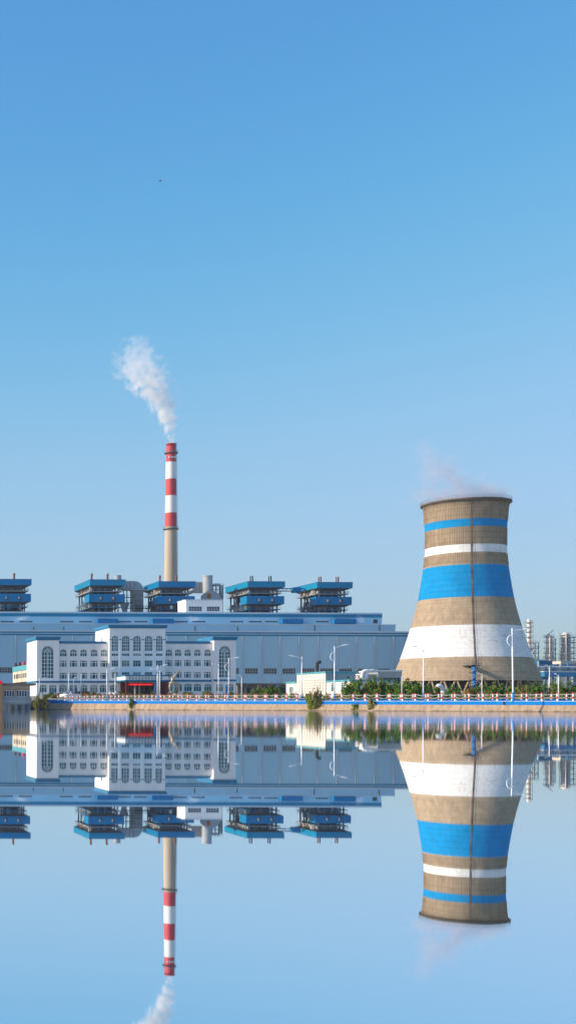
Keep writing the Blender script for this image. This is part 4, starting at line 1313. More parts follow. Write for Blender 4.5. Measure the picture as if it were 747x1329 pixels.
def lattice(label, xa, xb, yt, yb, Y, mname='steel_blue'):
    x0, x1 = UX(xa, Y, 850), UX(xb, Y, 850); z0, z1 = G(Y), UZ((xa + xb) / 2, yt, Y)
    w = x1 - x0
    t = thing('steel_frame', label, 'steel frame', ((x0 + x1) / 2, Y, z0))
    b = t.location.copy()
    for (x, y) in ((x0, Y), (x1, Y), (x0, Y + w), (x1, Y + w)):
        m_ = MB(b); m_.box(x - .16, x + .16, y - .16, y + .16, z0, z1); m_.build('post', mname, t)
    n = max(3, int((z1 - z0) / 3.2))
    for k in range(1, n + 1):
        z = z0 + (z1 - z0) * k / n
        m_ = MB(b); m_.box(x0 - .4, x1 + .4, Y - .4, Y + w + .4, z - .25, z); d_ = m_.build('floor', mname, t)
        m_ = MB(b); railing(m_, x0 - .4, x1 + .4, Y - .4, Y + w + .4, z, 'fl', 1.1); m_.build('railing', 'steel_grey', d_)
    m_ = MB(b)
    for k in range(n):
        za, zb_ = z0 + (z1 - z0) * k / n, z0 + (z1 - z0) * (k + 1) / n
        m_.tube((x0 if k % 2 else x1, Y, za), (x1 if k % 2 else x0, Y, zb_), .13, n=4)
    m_.build('brace', mname, t)
    return t
lattice('blue steel lattice stair close to the cooling tower silhouette', 690.5, 698, 834, 860, YQ + 3)
lattice('blue steel lattice clinging to the slender pale column', 715.6, 720, 829.5, 860, YQ + 4)
lattice('blue steel frame filled with pipes beyond the stout column', 738.5, 753, 826.5, 858, YQ + 2)
m_ = MB()
cr_ = thing('tower_crane', 'thin crane jib leaning above the slender refinery column', 'crane', (UX(711, YQ + 40, 850), YQ + 40, G(YQ)))
crb = cr_.location.copy()
m_ = MB(crb); m_.tube(crb, (crb.x, YQ + 40, UZ(711, 822, YQ + 40)), .5, n=4); m_.build('mast', 'steel_grey', cr_)
pa, pb_ = U(704.5, 828, YQ + 40), U(717.5, 817.5, YQ + 40)
m_ = MB(crb); m_.tube((pa[0], YQ + 40, pa[1]), (pb_[0], YQ + 40, pb_[1]), .3, n=4); m_.build('jib', 'steel_grey', cr_)
YP = 690.0
pr = thing('pipe_rack', 'blue pipe rack and conveyor gallery crossing behind the cooling tower foot', 'pipe rack', (UX(725, YP), YP, G(YP)))
prb = pr.location.copy()
def prx(name, m, xa, xb, yt, yb, d=6, Y=YP):
    m_ = MB(prb); m_.box(UX(xa, Y, 870), UX(xb, Y, 870), Y, Y + d, UZ(720, yb, Y), UZ(720, yt, Y)); return m_.build(name, m, pr)
prx('gallery', 'refinery_blue', 706, 790, 872.4, 878, 6)
prx('gallery_roof', 'steel_pale', 705, 790, 870.8, 872.35, 7)
prx('gallery', 'steel_blue', 696, 790, 862, 864.2, 6, YP + 12)
prx('beam', 'cream_wall', 712, 790, 866.2, 867.6, 4, YP + 8)
prx('beam', 'steel_pale', 690, 712, 855.8, 857.4, 4, YP + 14)
prx('clad_box', 'refinery_blue', 700, 711, 871.2, 882, 8, YP + 9)
prx('clad_box', 'steel_blue', 698, 716, 857.5, 864, 8, YP + 20)
prx('clad_box', 'cream_wall', 727, 790, 858, 861.6, 8, YP + 20)
for k in range(9):
    px = 697 + k * 9.5
    m_ = MB(prb); xx = UX(px, YP + 5, 870); m_.box(xx - .3, xx + .3, YP + 4, YP + 4.6, G(YP) - .2, UZ(720, 858 + (k * 7 % 9), YP)); m_.build('post', 'refinery_blue' if k % 3 else 'steel_pale', pr)
for k in range(5):
    py = 864.8 + k * 1.7
    m_ = MB(prb); m_.tube((UX(694, YP, 870), YP + 2 + k, UZ(720, py, YP)), (UX(790, YP, 870), YP + 2 + k, UZ(720, py, YP)), .3, n=6); m_.build('pipe', ['steel_pale', 'refinery_blue', 'steel_dark', 'steel_blue', 'steel_grey'][k], pr)

# ------------------------------------------------------------------ low buildings by the promenade
XW = 129.75
wk = thing('workshop', 'white workshop with teal roof edges and a wall pierced by small vents', 'building', (XW + 3.5, 300, G(300)))
wb = wk.location.copy()
zA = UZ(453, 884.2, 287); zM = UZ(422, 873.6, 300)
def wbox(name, m, x0, x1, y0, y1, z0, z1, parent=wk):
    m_ = MB(wb); m_.box(x0, x1, y0, y1, z0, z1); return m_.build(name, m, parent)
wbox('wall', ['white_wall'], XW, 137, 300, 317, G(300) - 1, zM)
wbox('roof_edge', 'teal_roof', XW - .12, 137.2, 299.8, 317.2, zM + .003, zM + .42)
wbox('front_shade_sheet', 'grey_wall', XW + .02, 136.98, 299.93, 299.996, zA, zM - .002)  # thin grey sheet painting the shade onto the white wall's front
wbox('annex_wall', 'white_wall', XW + .05, 140, 287, 299.7, G(287) - 1, zA)
wbox('roof_edge', 'teal_roof', XW - .1, 140.2, 286.85, 299.75, zA + .003, zA + .40)
wbox('rear_wall', 'white_wall', XW + .06, 137, 317.02, 324, G(320) - 1, UZ(380, 887, 320))
wbox('roof_edge', 'teal_roof', XW - .1, 137.2, 317.22, 324.2, UZ(380, 887, 320) + .003, UZ(380, 887, 320) + .45)
for r_ in range(5):
    for c_ in range(10):
        y = 301.3 + c_ * 1.55; z = UZ(404, 883.2 + r_ * 3.45, 308)
        m_ = MB(wb); m_.box(XW - .05, XW + .02, y - .25, y + .25, z - .14, z + .14); m_.build('vent', 'vent_brown', wk)
r3 = random.Random(9)
for k in range(9):
    y = 314.2 - k * .85; z = UZ(396, 879.2, 312)
    m_ = MB(wb); m_.box(XW - .04, XW + .01, y - .26, y + .02, z - .05, z + .04)
    m_.box(XW - .045, XW + .011, y - .16, y - .08, z - .2, z + r3.uniform(.08, .2)); m_.build('letter', 'concrete_grey', wk)
wm3 = window_meshes(2.0, 2.2, .5, (.5,), (1.2,), 0)
for y in (290.5, 295.8):
    add_window(wk, wb, XW + .0, y, UZ(440, 897.5, 293), wm3, R(-90))
add_window(wk, wb, XW + .0, 320.5, UZ(380, 900, 320), window_meshes(2.6, 1.8, 0, (.33, .66), (), 0), R(-90))
for x in (XW + 2.2, XW + 5.4):
    wbox('lamp', 'letter_dark', x - .15, x + .15, 299.75, 299.92, zA + 1.0, zA + 1.5)

YK = 455.0
sk = thing('pump_station', 'low grey station with a pale flat roof between hall and cooling tower', 'building', (UX(502, YK), YK, G(YK)))
skb = sk.location.copy()
def skx(name, m, xa, xb, yt, yb, d, Y=YK):
    m_ = MB(skb); m_.box(UX(xa, Y), UX(xb, Y), Y, Y + d, UZ(500, yb, Y), UZ(500, yt, Y)); return m_.build(name, m, sk)
skx('wall', 'insul_cladding', 490, 521, 871.6, 905, 14)
skx('roof', 'frame_white', 488.8, 522, 869.6, 871.5, 14.5, YK - .4)
for k in range(6):
    skx('window', 'glass_dark', 493 + k * 4.4, 496.4 + k * 4.4, 879.5, 887, .1, YK - .12)
skx('annex_wall', 'grey_wall', 470, 489, 876, 905, 10, YK - 3)
skx('roof', 'frame_white', 469, 489.5, 874.6, 875.95, 10.5, YK - 3.3)
vs = thing('vent_duct', 'white inverted-U ducts standing beside the grey station', 'duct', (UX(473, YK - 8), YK - 8, G(YK)))
vsb = vs.location.copy()
for dx in (0, 5.2):
    xa, zt_ = U(469.5 + dx, 870.5, YK - 8)
    m_ = MB(vsb)
    p = [(xa, YK - 8, G(YK)), (xa, YK - 8, zt_ - 1.2), (xa + .4, YK - 8, zt_ - .3), (xa + 1.3, YK - 8, zt_), (xa + 4.2, YK - 8, zt_)]
    m_.path(p, .62, 10); m_.build('duct', 'frame_white', vs, True)

YL = 385.0
xl = UX(36, YL, 870)
gl_ = thing('conveyor_house', 'cream gallery house with teal roof and little red finials behind the office', 'building', (xl + 4, YL + 12, G(YL)))
glb = gl_.location.copy()
zt_ = UZ(36, 862.5, YL)
def gbox(name, m, x0, x1, y0, y1, z0, z1):
    m_ = MB(glb); m_.box(x0, x1, y0, y1, z0, z1); return m_.build(name, m, gl_)
gbox('wall', 'cream_wall', xl, xl + 9, YL, YL + 25.4, UZ(36, 884.2, YL), zt_ - 1.65)
gbox('roof', 'teal_roof', xl - .15, xl + 9.1, YL - .1, YL + 25.5, zt_ - 1.647, zt_)
gbox('base', 'dark_room', xl + .3, xl + 8.8, YL + .3, YL + 25, G(YL) - .5, UZ(36, 884.2, YL) - .003)
for k in range(7):
    gbox('window', 'glass_dark', xl - .04, xl + .01, YL + 1.5 + k * 3.3, YL + 3.6 + k * 3.3, zt_ - 4.0, zt_ - 2.5)
for k in range(4):
    y = YL + 1.2 + k * 7.2
    m_ = MB(glb); m_.lathe([(.55, zt_), (.6, zt_ + .5), (.3, zt_ + .8), (.35, zt_ + 1.1), (.05, zt_ + 1.5)], 10, (xl + .5, y)); m_.build('finial', 'banner_red' if k < 2 else 'dark_red', gl_)
for k in range(2):
    gbox('pilaster', 'brick_orange', xl - .08, xl + .02, YL + 9 + k * 8, YL + 9.4 + k * 8, UZ(36, 884.2, YL), zt_ - 1.65)

# brick pump hut at the water's edge
YU = 206.0
hu = thing('pump_hut', 'small brick pump hut with flat roof and two windows standing over the water', 'hut', (UX(21, YU), YU + 6, 0))
hub = hu.location.copy()
def ux(px): return UX(px, YU, 900)
def uz(py): return UZ(20, py, YU)
def ubox(name, m, x0, x1, y0, y1, z0, z1, parent=hu):
    m_ = MB(hub); m_.box(x0, x1, y0, y1, z0, z1); return m_.build(name, m, parent)
ubox('roof_slab', 'roof_brown', ux(1.5), ux(46.5), YU - .5, YU + 13, uz(889.6), uz(886.8))
m_ = MB(hub)
o1 = [[ux(5.4), ux(19.4), uz(904), uz(896), 0], [ux(21.8), ux(35.4), uz(904), uz(896), 0]]
facade(m_, ux(2.2), ux(39.3), uz(904.8), uz(889.63), YU, .22, o1)
for x in (ux(2.2), ux(39.3)):
    m_.quad([(x, YU, uz(904.8)), (x, YU, uz(889.63)), (x, YU + 12, uz(889.63)), (x, YU + 12, uz(904.8))])
m_.quad([(ux(2.2), YU + .23, uz(904.8)), (ux(39.3), YU + .23, uz(904.8)), (ux(39.3), YU + .23, uz(889.63)), (ux(2.2), YU + .23, uz(889.63))], 1)
m_.quad([(ux(2.2), YU + 12, uz(904.8)), (ux(39.3), YU + 12, uz(904.8)), (ux(39.3), YU + 12, uz(889.63)), (ux(2.2), YU + 12, uz(889.63))])
m_.build('wall', ['brick_tan', 'dark_room'], hu)
for o in o1:
    add_window(hu, hub, (o[0] + o[1]) / 2, YU + .14, o[2], window_meshes(o[1] - o[0], o[3] - o[2], 0, (.25, .5, .75), (), 0, .06, .09, 'frame_white', 'glass_dark'))
ubox('brick_pier', 'brick_orange', ux(19.6), ux(21.6), YU - .06, YU - .003, uz(904.8), uz(895))
ubox('brick_pier', 'brick_orange', ux(2.0), ux(5.0), YU - .06, YU - .003, uz(904.8), uz(895))
ubox('brick_band', 'brick_orange', ux(2.2), ux(39.3), YU - .05, YU - .003, uz(894.9), uz(894.2))
ubox('notice', 'lamp_blue', ux(35.9), ux(38.2), YU - .05, YU - .004, uz(901.2), uz(898))
ubox('plinth', 'concrete_grey', ux(2.6), ux(41), YU - .25, YU + 12, uz(914.2), uz(904.83))
ubox('plinth_ledge', 'coping', ux(2.4), ux(41.4), YU - .32, YU + 12, uz(911), uz(910.4))
for px in (5, 13, 22, 31, 39):
    ubox('pile', 'concrete_grey', ux(px) - .2, ux(px) + .2, YU + .2, YU + .6, -2, uz(914.25))
ubox('shadow_wall', 'concrete_grey', ux(2.6), ux(41), YU + 3, YU + 11.9, -2, uz(914.25))
gp = thing('gate_pier', 'orange brick gate pier with a red cap cut by the picture edge', 'pier', (ux(-1), YU - 1, 0))
gpb = gp.location.copy()
m_ = MB(gpb); m_.box(ux(-5), ux(2.0), YU - 1.3, YU - .5, -2, uz(888)); m_.build('shaft', 'brick_orange', gp)
m_ = MB(gpb); m_.frustum((ux(-5.5), ux(2.3), YU - 1.4, YU - .4, uz(888)), (ux(-3), ux(1), YU - 1.1, YU - .7, uz(883.5))); m_.build('cap', 'banner_red', gp)

# ------------------------------------------------------------------ street lamps and poles
def lamp(label, px, yt, Y, arms, rpole=.075, blue=True, loop=False, base=True, lean=0.0, grp=None, cat='street lamp', name='street_lamp'):
    """arms: (dx px, dy px, head length m); head tilts up from the pole top"""
    x, zt = U(px, yt, Y)
    z0 = G(Y)
    t = thing(name, label, cat, (x, Y, z0), grp)
    b = t.location.copy()
    xb = x + lean
    rpole *= .86
    s = Y / F
    m_ = MB(b); m_.tube((xb, Y, z0), (x, Y, zt), rpole * 1.35, rpole * .8, n=10); m_.build('pole', 'lamp_white', t, True)
    if blue:
        hb_ = min(1.05, (zt - z0) * .16)
        m_ = MB(b); m_.tube((xb, Y, z0), (xb + (x - xb) * hb_ / (zt - z0), Y, z0 + hb_), rpole * 1.75, rpole * 1.65, n=10); m_.build('painted_foot', 'lamp_blue', t, True)
    for (dx, dy, hl) in arms:
        ex, ez = x + dx * s, zt - dy * s
        sg = 1 if dx > 0 else -1
        L_ = abs(ex - x)
        ay = zt - .35
        p = [(x, Y, ay)]
        for k in range(1, 7):
            u = k / 6; p.append((x + (ex - x) * u, Y, ay + (ez - ay) * (u ** .8)))
        m_ = MB(b); m_.path(p, [rpole * .62] * 6 + [rpole * .5], 6); ar = m_.build('arm', 'lamp_white', t, True)
        # cobra head: flattened tapering body
        hm = MB(b)
        prof = [(0, .05, .04), (.12, .10, .06), (.45, .15, .08), (.8, .14, .07), (1.0, .06, .03)]
        pts_ = []; fs_ = []
        for (u, w, h) in prof:
            for k in range(8):
                q = 2 * math.pi * k / 8
                pts_.append((ex + sg * (u * hl - .1), Y + w * math.cos(q), ez + u * hl * .16 + h * math.sin(q)))
        for i in range(4):
            for k in range(8): fs_.append((i * 8 + k, i * 8 + (k + 1) % 8, (i + 1) * 8 + (k + 1) % 8, (i + 1) * 8 + k))
        fs_ += [tuple(range(8)), tuple(range(39, 31, -1))]
        hm.add(pts_, fs_); hm.build('lamp_head', 'lamp_white', t, True)
    if loop:
        m_ = MB(b); p = []
        for k in range(9):
            q = math.pi * k / 8
            p.append((x - .55 * math.sin(q) - .02, Y, zt - 1.45 + .62 * math.cos(q)))
        m_.path(p, rpole * .6, 6); m_.build('bracket', 'lamp_white', t, True)
    return t
lamp('tall white street lamp with blue foot between workshop and junipers', 433.8, 838.5, 168, [(9, -.6, 1.0)], .075, loop=True)
lamp('white street lamp reaching towards the office, before the vented workshop wall', 391.4, 852.5, 176, [(-9, -.4, 1.0)], .07)
lamp('white street lamp with a dark head before the flank of the cooling tower', 549, 842.5, 157, [(-9, -3, .85)], .07)
lamp('tallest white street lamp, standing before the shaded side of the cooling tower', 663.8, 815, 143, [(13.5, 2.0, 1.0)], .085, loop=True, lean=.16)
lamp('white street lamp before the office end block with the big arched window', 296.8, 853.5, 188, [(8, .6, .8)], .07, loop=True)
lamp('white street lamp leaning its arm over the right office wing', 283.6, 862, 192, [(-6.5, .4, .6)], .065)
lamp('short white lamp post next to the open shed', 313.5, 877, 200, [(-2.0, -.1, .3)], .06, blue=False)
lamp('double-armed white street lamp before the entrance canopy', 204.5, 863, 196, [(7.5, .6, .8), (-5.5, 6, .6)], .075)
lamp('plain white pole beside the double-armed lamp', 207.3, 871, 201, [], .075, name='pole', cat='pole')
lamp('white street lamp before the last windows of the left office wing', 138.8, 868, 204, [(5.5, .2, .8)], .075)
lamp('plain white pole between canopy corner and parked car', 149.6, 873.5, 208, [], .07, name='pole', cat='pole')
lamp('first plain white flagpole at the dark red sign wall', 89.3, 874, 214, [], .065, blue=False, name='flagpole', cat='flagpole')
lamp('short white lamp between the two flagpoles at the sign wall', 95.6, 879.5, 214, [(1.5, .3, .5)], .08, blue=False)
lamp('second plain white flagpole at the far end of the sign wall', 105.3, 874, 214, [], .065, blue=False, name='flagpole', cat='flagpole')
lamp('white street lamp before the sunlit end block of the office', 51.6, 880, 214, [(5, .4, .6)], .06, blue=False)
lamp('thin white post among junipers left of the cooling tower', 521, 877.5, 190, [], .06, blue=False, name='pole', cat='pole')
lamp('short white lamp before the stair shaft of the cooling tower', 624.8, 874.6, 180, [(-3.2, -.2, .4)], .06, blue=False)
lamp('short white lamp in front of the blue clad box of the refinery', 712.4, 864, 240, [(-3, -.3, .6)], .09, blue=False)
lamp('short white lamp before the conveyor gallery of the refinery', 724.0, 875.4, 165, [(-3, -.4, .4)], .07, blue=False)

# ------------------------------------------------------------------ sculpture, sign wall, panels, pipes
YV = 332.0
sv = thing('sculpture', 'tall bronze bird sculpture with one raised wing before the office', 'sculpture', (UX(229, YV), YV, G(YV)))
svb = sv.location.copy()
def vp(px, py, d=0): 
    a, b2 = U(px, py, YV); return (a, YV + d, b2)
m_ = MB(svb); m_.path([vp(219.8, 887), vp(222, 886.2), vp(226, 886.6), vp(230, 887.6), vp(234.4, 888.2)], [.12, .42, .5, .42, .12], 10); m_.build('body', 'bronze', sv, True)
m_ = MB(svb); m_.path([vp(222, 886.5), vp(224.2, 881.5), vp(227.5, 876.5), vp(231, 872), vp(234.8, 868.6)], [.3, .36, .30, .2, .06], 8); m_.build('raised_wing', 'bronze', sv, True)
m_ = MB(svb); m_.path([vp(221.6, 879.8), vp(223, 879.2), vp(225.5, 880), vp(228, 879.2)], [.1, .3, .32, .1], 8); m_.build('head', 'bronze', sv, True)
m_ = MB(svb); m_.path([vp(221, 887), vp(220.2, 892), vp(221, 897), vp(223.5, 901), vp(225, 904.5)], [.28, .22, .2, .22, .28], 8); m_.build('leg', 'bronze', sv, True)
m_ = MB(svb); m_.path([vp(230, 888), vp(231.8, 892), vp(232.6, 896.5), vp(231.5, 900.5), vp(230.8, 904.5)], [.26, .22, .2, .22, .28], 8); m_.build('leg', 'bronze', sv, True)
m_ = MB(svb); xx = vp(228, 904)[0]; m_.lathe([(2.2, G(YV) - .3), (2.2, G(YV) + .35), (1.8, G(YV) + .7), (0.1, G(YV) + .72)], 20, (xx, YV)); m_.build('plinth', 'coping', sv)

YN = 300.0
sg_ = thing('sign_wall', 'low dark red sign wall behind the flagpoles', 'sign wall', (UX(104, YN), YN, G(YN)))
sgb = sg_.location.copy()
m_ = MB(sgb); m_.box(UX(91, YN), UX(116.5, YN), YN, YN + .5, G(YN) - .2, UZ(104, 898, YN)); m_.build('panel', 'dark_red', sg_)
m_ = MB(sgb); m_.box(UX(90.6, YN), UX(117, YN), YN - .08, YN + .58, UZ(104, 898, YN) + .003, UZ(104, 897.3, YN)); m_.build('cap', 'dark_red', sg_)
m_ = MB(sgb); m_.box(UX(117.1, YN), UX(119, YN), YN - .1, YN + .6, G(YN) - .2, UZ(104, 897.6, YN)); m_.build('end_post', 'coping', sg_)
r3 = random.Random(21)
for k in range(9):
    x = UX(95 + k * 2.2, YN); z = UZ(104, 901, YN)
    m_ = MB(sgb); m_.box(x - .1, x + .1, YN - .03, YN - .002, z - .03, z + .03); m_.box(x - .03, x + .03, YN - .035, YN - .003, z - .13, z + r3.uniform(.05, .13)); m_.build('letter', 'paint_white', sg_)

for (lab, px, yt, yb, w, Y) in (('upright blue notice board before the dark entrance', 201.6, 886, 901, 2.2, 330), ('upright blue notice board before the far office end block', 293.6, 889.5, 902, 2.2, 330),
                                ('upright blue notice board at the end of the open shed', 359.6, 888, 900, 2.4, 335), ('small blue notice board beside the clipped shrub near the hut', 69.6, 896, 904, 2.4, 300)):
    bd = thing('notice_board', lab, 'sign', (UX(px, Y), Y, G(Y)))
    bb = bd.location.copy()
    m_ = MB(bb); m_.box(UX(px - w / 2, Y), UX(px + w / 2, Y), Y, Y + .12, UZ(px, yb, Y), UZ(px, yt, Y)); m_.build('panel', 'lamp_blue', bd)
    for sx_ in (-1, 1):
        m_ = MB(bb); xx = UX(px + sx_ * (w / 2 - .3), Y); m_.tube((xx, Y + .18, G(Y) - .2), (xx, Y + .18, UZ(px, yt + .5, Y)), .05, n=6); m_.build('leg', 'steel_grey', bd)
YX = 240.0
el = thing('pipe_elbow', 'pair of fat white pipe bends rising among the junipers', 'pipe', (UX(574, YX), YX, G(YX)))
elb = el.location.copy()
for (a, b2) in ((571.5, 0), (576.2, 1.2)):
    x, z = U(a, 889.8, YX)
    m_ = MB(elb)
    m_.path([(x - .9, YX + b2, z - .35), (x - .45, YX + b2, z - .05), (x, YX + b2, z - .15), (x + .35, YX + b2, z - .6), (x + .5, YX + b2, z - 1.3), (x + .55, YX + b2, G(YX) - .2)], [.42, .44, .45, .45, .45, .45], 12)
    pp = m_.build('bend', 'frame_white', el, True)
    m_ = MB(elb); m_.tube((x + .53, YX + b2, z - 1.35), (x + .53, YX + b2, z - 1.22), .56, n=14); m_.build('flange', 'steel_pale', pp)

# ------------------------------------------------------------------ cars
def car(label, px, Y, rz):
    x = UX(px, Y); z0 = G(Y)
    t = thing('parked_car', label, 'car', (x, Y, z0), None, rz)
    W = .88
    side = [(-2.2, .35), (-2.25, .62), (-2.15, .92), (-1.2, 1.02), (-.55, 1.45), (.75, 1.48), (1.55, 1.05), (2.12, .98), (2.25, .7), (2.2, .35)]
    m_ = MB()
    secs = [(-W, .0), (-W * .97, .0), (W * .97, 0), (W, 0)]
    pts_ = []
    for (yy, sh_) in ((-W * .9, .86), (-W, 1.0), (W, 1.0), (W * .9, .86)):
        for (a, b2) in side:
            top = max(0, b2 - 1.0)
            yy2 = yy * (1 - .22 * top / .48) if abs(yy) else yy
            pts_.append((a * (1 if sh_ == 1 else .985), yy2, .35 + (b2 - .35) * (1 if sh_ == 1 else .99)))
    n = len(side)
    order = [1, 2]
    f_ = []
    for k in range(n): f_.append((1 * n + k, 1 * n + (k + 1) % n, 2 * n + (k + 1) % n, 2 * n + k))
    for k in range(n): f_.append((k, (k + 1) % n, n + (k + 1) % n, n + k)); f_.append((2 * n + k, 2 * n + (k + 1) % n, 3 * n + (k + 1) % n, 3 * n + k))
    f_ += [tuple(range(n)), tuple(range(4 * n - 1, 3 * n - 1, -1))]
    m_.add(pts_, f_)
    m_.build('body', 'car_paint', t)
    for s_ in (-1, 1):
        m_ = MB(); y = s_ * (W * .905)
        m_.quad([(-1.02, y, 1.06), (.18, y, 1.06), (.18, y * .86, 1.40), (-.55, y * .86, 1.40)]); m_.build('side_window', 'glass_dark', t)
        m_ = MB(); m_.quad([(.26, y, 1.06), (1.38, y, 1.06), (.75, y * .86, 1.40), (.26, y * .86, 1.40)]); m_.build('side_window', 'glass_dark', t)
        for xx in (-1.38, 1.38):
            m_ = MB(); m_.tube((xx, s_ * .70, .32), (xx, s_ * .91, .32), .32, n=16); w_ = m_.build('wheel', 'rubber', t)
            m_ = MB(); m_.tube((xx, s_ * .905, .32), (xx, s_ * .925, .32), .19, n=12); m_.build('rim', 'steel_pale', w_)
        m_ = MB(); m_.box(-2.27, -2.12, s_ * .68 - .16, s_ * .68 + .16, .68, .84); m_.build('headlight', 'head_glass', t)
        m_ = MB(); m_.box(2.14, 2.27, s_ * .70 - .14, s_ * .70 + .14, .74, .95); m_.build('tail_light', 'tail_red', t)
        m_ = MB(); m_.box(-.85, -.65, s_ * .95 - .1, s_ * .95 + .1, 1.02, 1.16); m_.build('mirror', 'car_paint', t)
    m_ = MB(); m_.quad([(-1.19, -.70, 1.055), (-1.19, .70, 1.055), (-.60, .58, 1.43), (-.60, -.58, 1.43)]); m_.build('windscreen', 'glass_dark', t)
    m_ = MB(); m_.quad([(1.56, -.68, 1.07), (1.56, .68, 1.07), (.82, .58, 1.455), (.82, -.58, 1.455)]); m_.build('rear_window', 'glass_dark', t)
    m_ = MB(); m_.box(-2.29, -2.24, -.35, .35, .48, .62); m_.build('grille', 'letter_dark', t)
    return t
car('white car on the road near the sign wall', 92, 246, R(35))
car('white car parked further off beside the entrance canopy', 148, 318, R(60))

# ------------------------------------------------------------------ vegetation
def foliage_mesh(name, mname, lumps, n, leaf, seed, upright=0.0):
    """leaf-sized faces scattered through the lumps' shells so the crown has gaps and clumps"""
    q = random.Random(seed)
    vs_, fs_ = [], []
    wsum = [l[3] * l[4] * l[5] for l in lumps]
    tot = sum(w ** .67 for w in wsum)
    for l, w in zip(lumps, wsum):
        k = int(n * w ** .67 / tot)
        for _ in range(k):
            d = Vector((q.gauss(0, 1), q.gauss(0, 1), q.gauss(0, 1))).normalized()
            rad = q.uniform(.55, 1.08) ** .6
            p = Vector((l[0] + d.x * l[3] * rad, l[1] + d.y * l[4] * rad, l[2] + d.z * l[5] * rad))
            if mnoise.noise(p * 1.7 + Vector((seed, 0, 0))) < -.28: continue
            s_ = leaf * q.uniform(.55, 1.3)
            nrm = (d + Vector((q.gauss(0, .5), q.gauss(0, .5), q.gauss(0, .5) + .2))).normalized()
            a = nrm.orthogonal().normalized(); a.rotate(__import__('mathutils').Quaternion(nrm, q.uniform(0, 6.28)))
            if upright: a = (a * (1 - upright) + Vector((0, 0, upright))).normalized()
            b2 = nrm.cross(a)
            if b2.length < .05: continue
            b2.normalize()
            i = len(vs_)
            vs_ += [p - a * s_, p + b2 * s_ * .5, p + a * s_, p - b2 * s_ * .5]
            fs_.append((i, i + 1, i + 2, i + 3))
    me = bpy.data.meshes.new(name)
    me.from_pydata([tuple(v) for v in vs_], [], fs_)
    me.materials.append(MATS[mname])
    return me
def juniper_lumps(q):
    l = []
    for k in range(rnd.randint(5, 7)):
        a = q.uniform(0, 6.28); r = q.uniform(.25, .75)
        h = q.uniform(.55, 1.0)
        l.append((r * math.cos(a), r * math.sin(a), h * 1.35, .42, .42, h * .95))
        l.append((r * 1.1 * math.cos(a), r * 1.1 * math.sin(a), .6, .62, .62, .55))
    l.append((0, 0, 1.5, .4, .4, 1.15))
    return l
def bush_lumps(q, n=8):
    return [(q.uniform(-.6, .6), q.uniform(-.6, .6), q.uniform(.3, .85), q.uniform(.3, .5), q.uniform(.3, .5), q.uniform(.28, .45)) for _ in range(n)] + [(0, 0, .35, .75, .75, .4)]
JUN = [foliage_mesh('crown', 'leaf_dark' if k % 3 else 'leaf_mid', juniper_lumps(random.Random(40 + k)), 2600, .15, 50 + k, .45) for k in range(6)]
BSH = [foliage_mesh('crown', m_n, bush_lumps(random.Random(70 + k)), 1500, .095, 80 + k) for k, m_n in enumerate(['leaf_mid', 'leaf_olive', 'leaf_yellow', 'leaf_dark'])]
m_ = MB(); m_.tube((0, 0, -.2), (0, 0, 1.3), .12, .05, n=6)
for k in range(5):
    a = k * 1.26; m_.tube((0, 0, .35 + k * .12), (.5 * math.cos(a), .5 * math.sin(a), .95 + k * .15), .05, .02, n=5)
TRUNK = m_.mesh('trunk', 'bark')
def plant(name, label, cat, px, yt, Y, wpx, me, group=None, z0=None):
    x = UX(px, Y); zb = G(Y) if z0 is None else z0
    h = UZ(px, yt, Y) - zb
    t = thing(name, label, cat, (x, Y, zb - .05), group, rnd.uniform(0, 6.28))
    hm = max(v.co.z for v in me.vertices); wm_ = max(abs(v.co.x) for v in me.vertices)
    sx_ = wpx / F * Y / 2 / wm_
    put('crown', me, t, None, None, (sx_, sx_, h / hm))
    put('trunk', TRUNK, t, None, None, (sx_, sx_, h / hm))
    return t
# junipers along the far side of the road
JL = {'a': 'juniper from the workshop in the row before the grey station', 'b': 'juniper from the grey station before the sunlit tower flank',
      'c': 'juniper from the blue stair shaft before the shaded tower flank', 'd': 'juniper from the cooling tower below the refinery pipe rack'}
ORD = ['first', 'second', 'third', 'fourth', 'fifth', 'sixth', 'seventh', 'eighth', 'ninth', 'tenth']
JN = {}
for (px, yt, w, Y, g) in [(449, 881, 9, 232, 'a'), (457, 879, 12, 236, 'a'), (467, 876, 13, 232, 'a'), (476, 878, 12, 236, 'a'), (485, 875, 13, 232, 'a'), (494, 877, 12, 235, 'a'), (503, 878, 12, 232, 'a'),
        (512, 880, 12, 236, 'b'), (519, 882, 10, 230, 'b'), (529, 877, 12, 234, 'b'), (538, 881, 12, 231, 'b'), (547, 883, 12, 235, 'b'), (556, 884, 12, 231, 'b'), (564, 886, 10, 234, 'b'), (586, 886, 11, 235, 'b'), (594, 888, 10, 231, 'b'),
        (619, 887, 12, 232, 'c'), (629, 884, 14, 234, 'c'), (640, 883, 14, 231, 'c'), (651, 884, 13, 235, 'c'), (661, 886, 11, 232, 'c'),
        (672, 888, 12, 230, 'c'), (683, 884, 14, 226, 'd'), (694, 883, 14, 229, 'd'), (705, 882.5, 14, 226, 'd'), (716, 881, 14, 229, 'd'), (727, 881, 14, 226, 'd'), (738, 881.5, 14, 229, 'd'), (749, 881, 14, 226, 'd'), (760, 880, 14, 229, 'd')]:
    JN[g] = JN.get(g, 0) + 1
    plant('juniper_tree', ORD[JN[g] - 1] + ' ' + JL[g], 'tree', px, yt + 1.0, Y, w * 2.0, JUN[rnd.randrange(6)], 'junipers along the road')
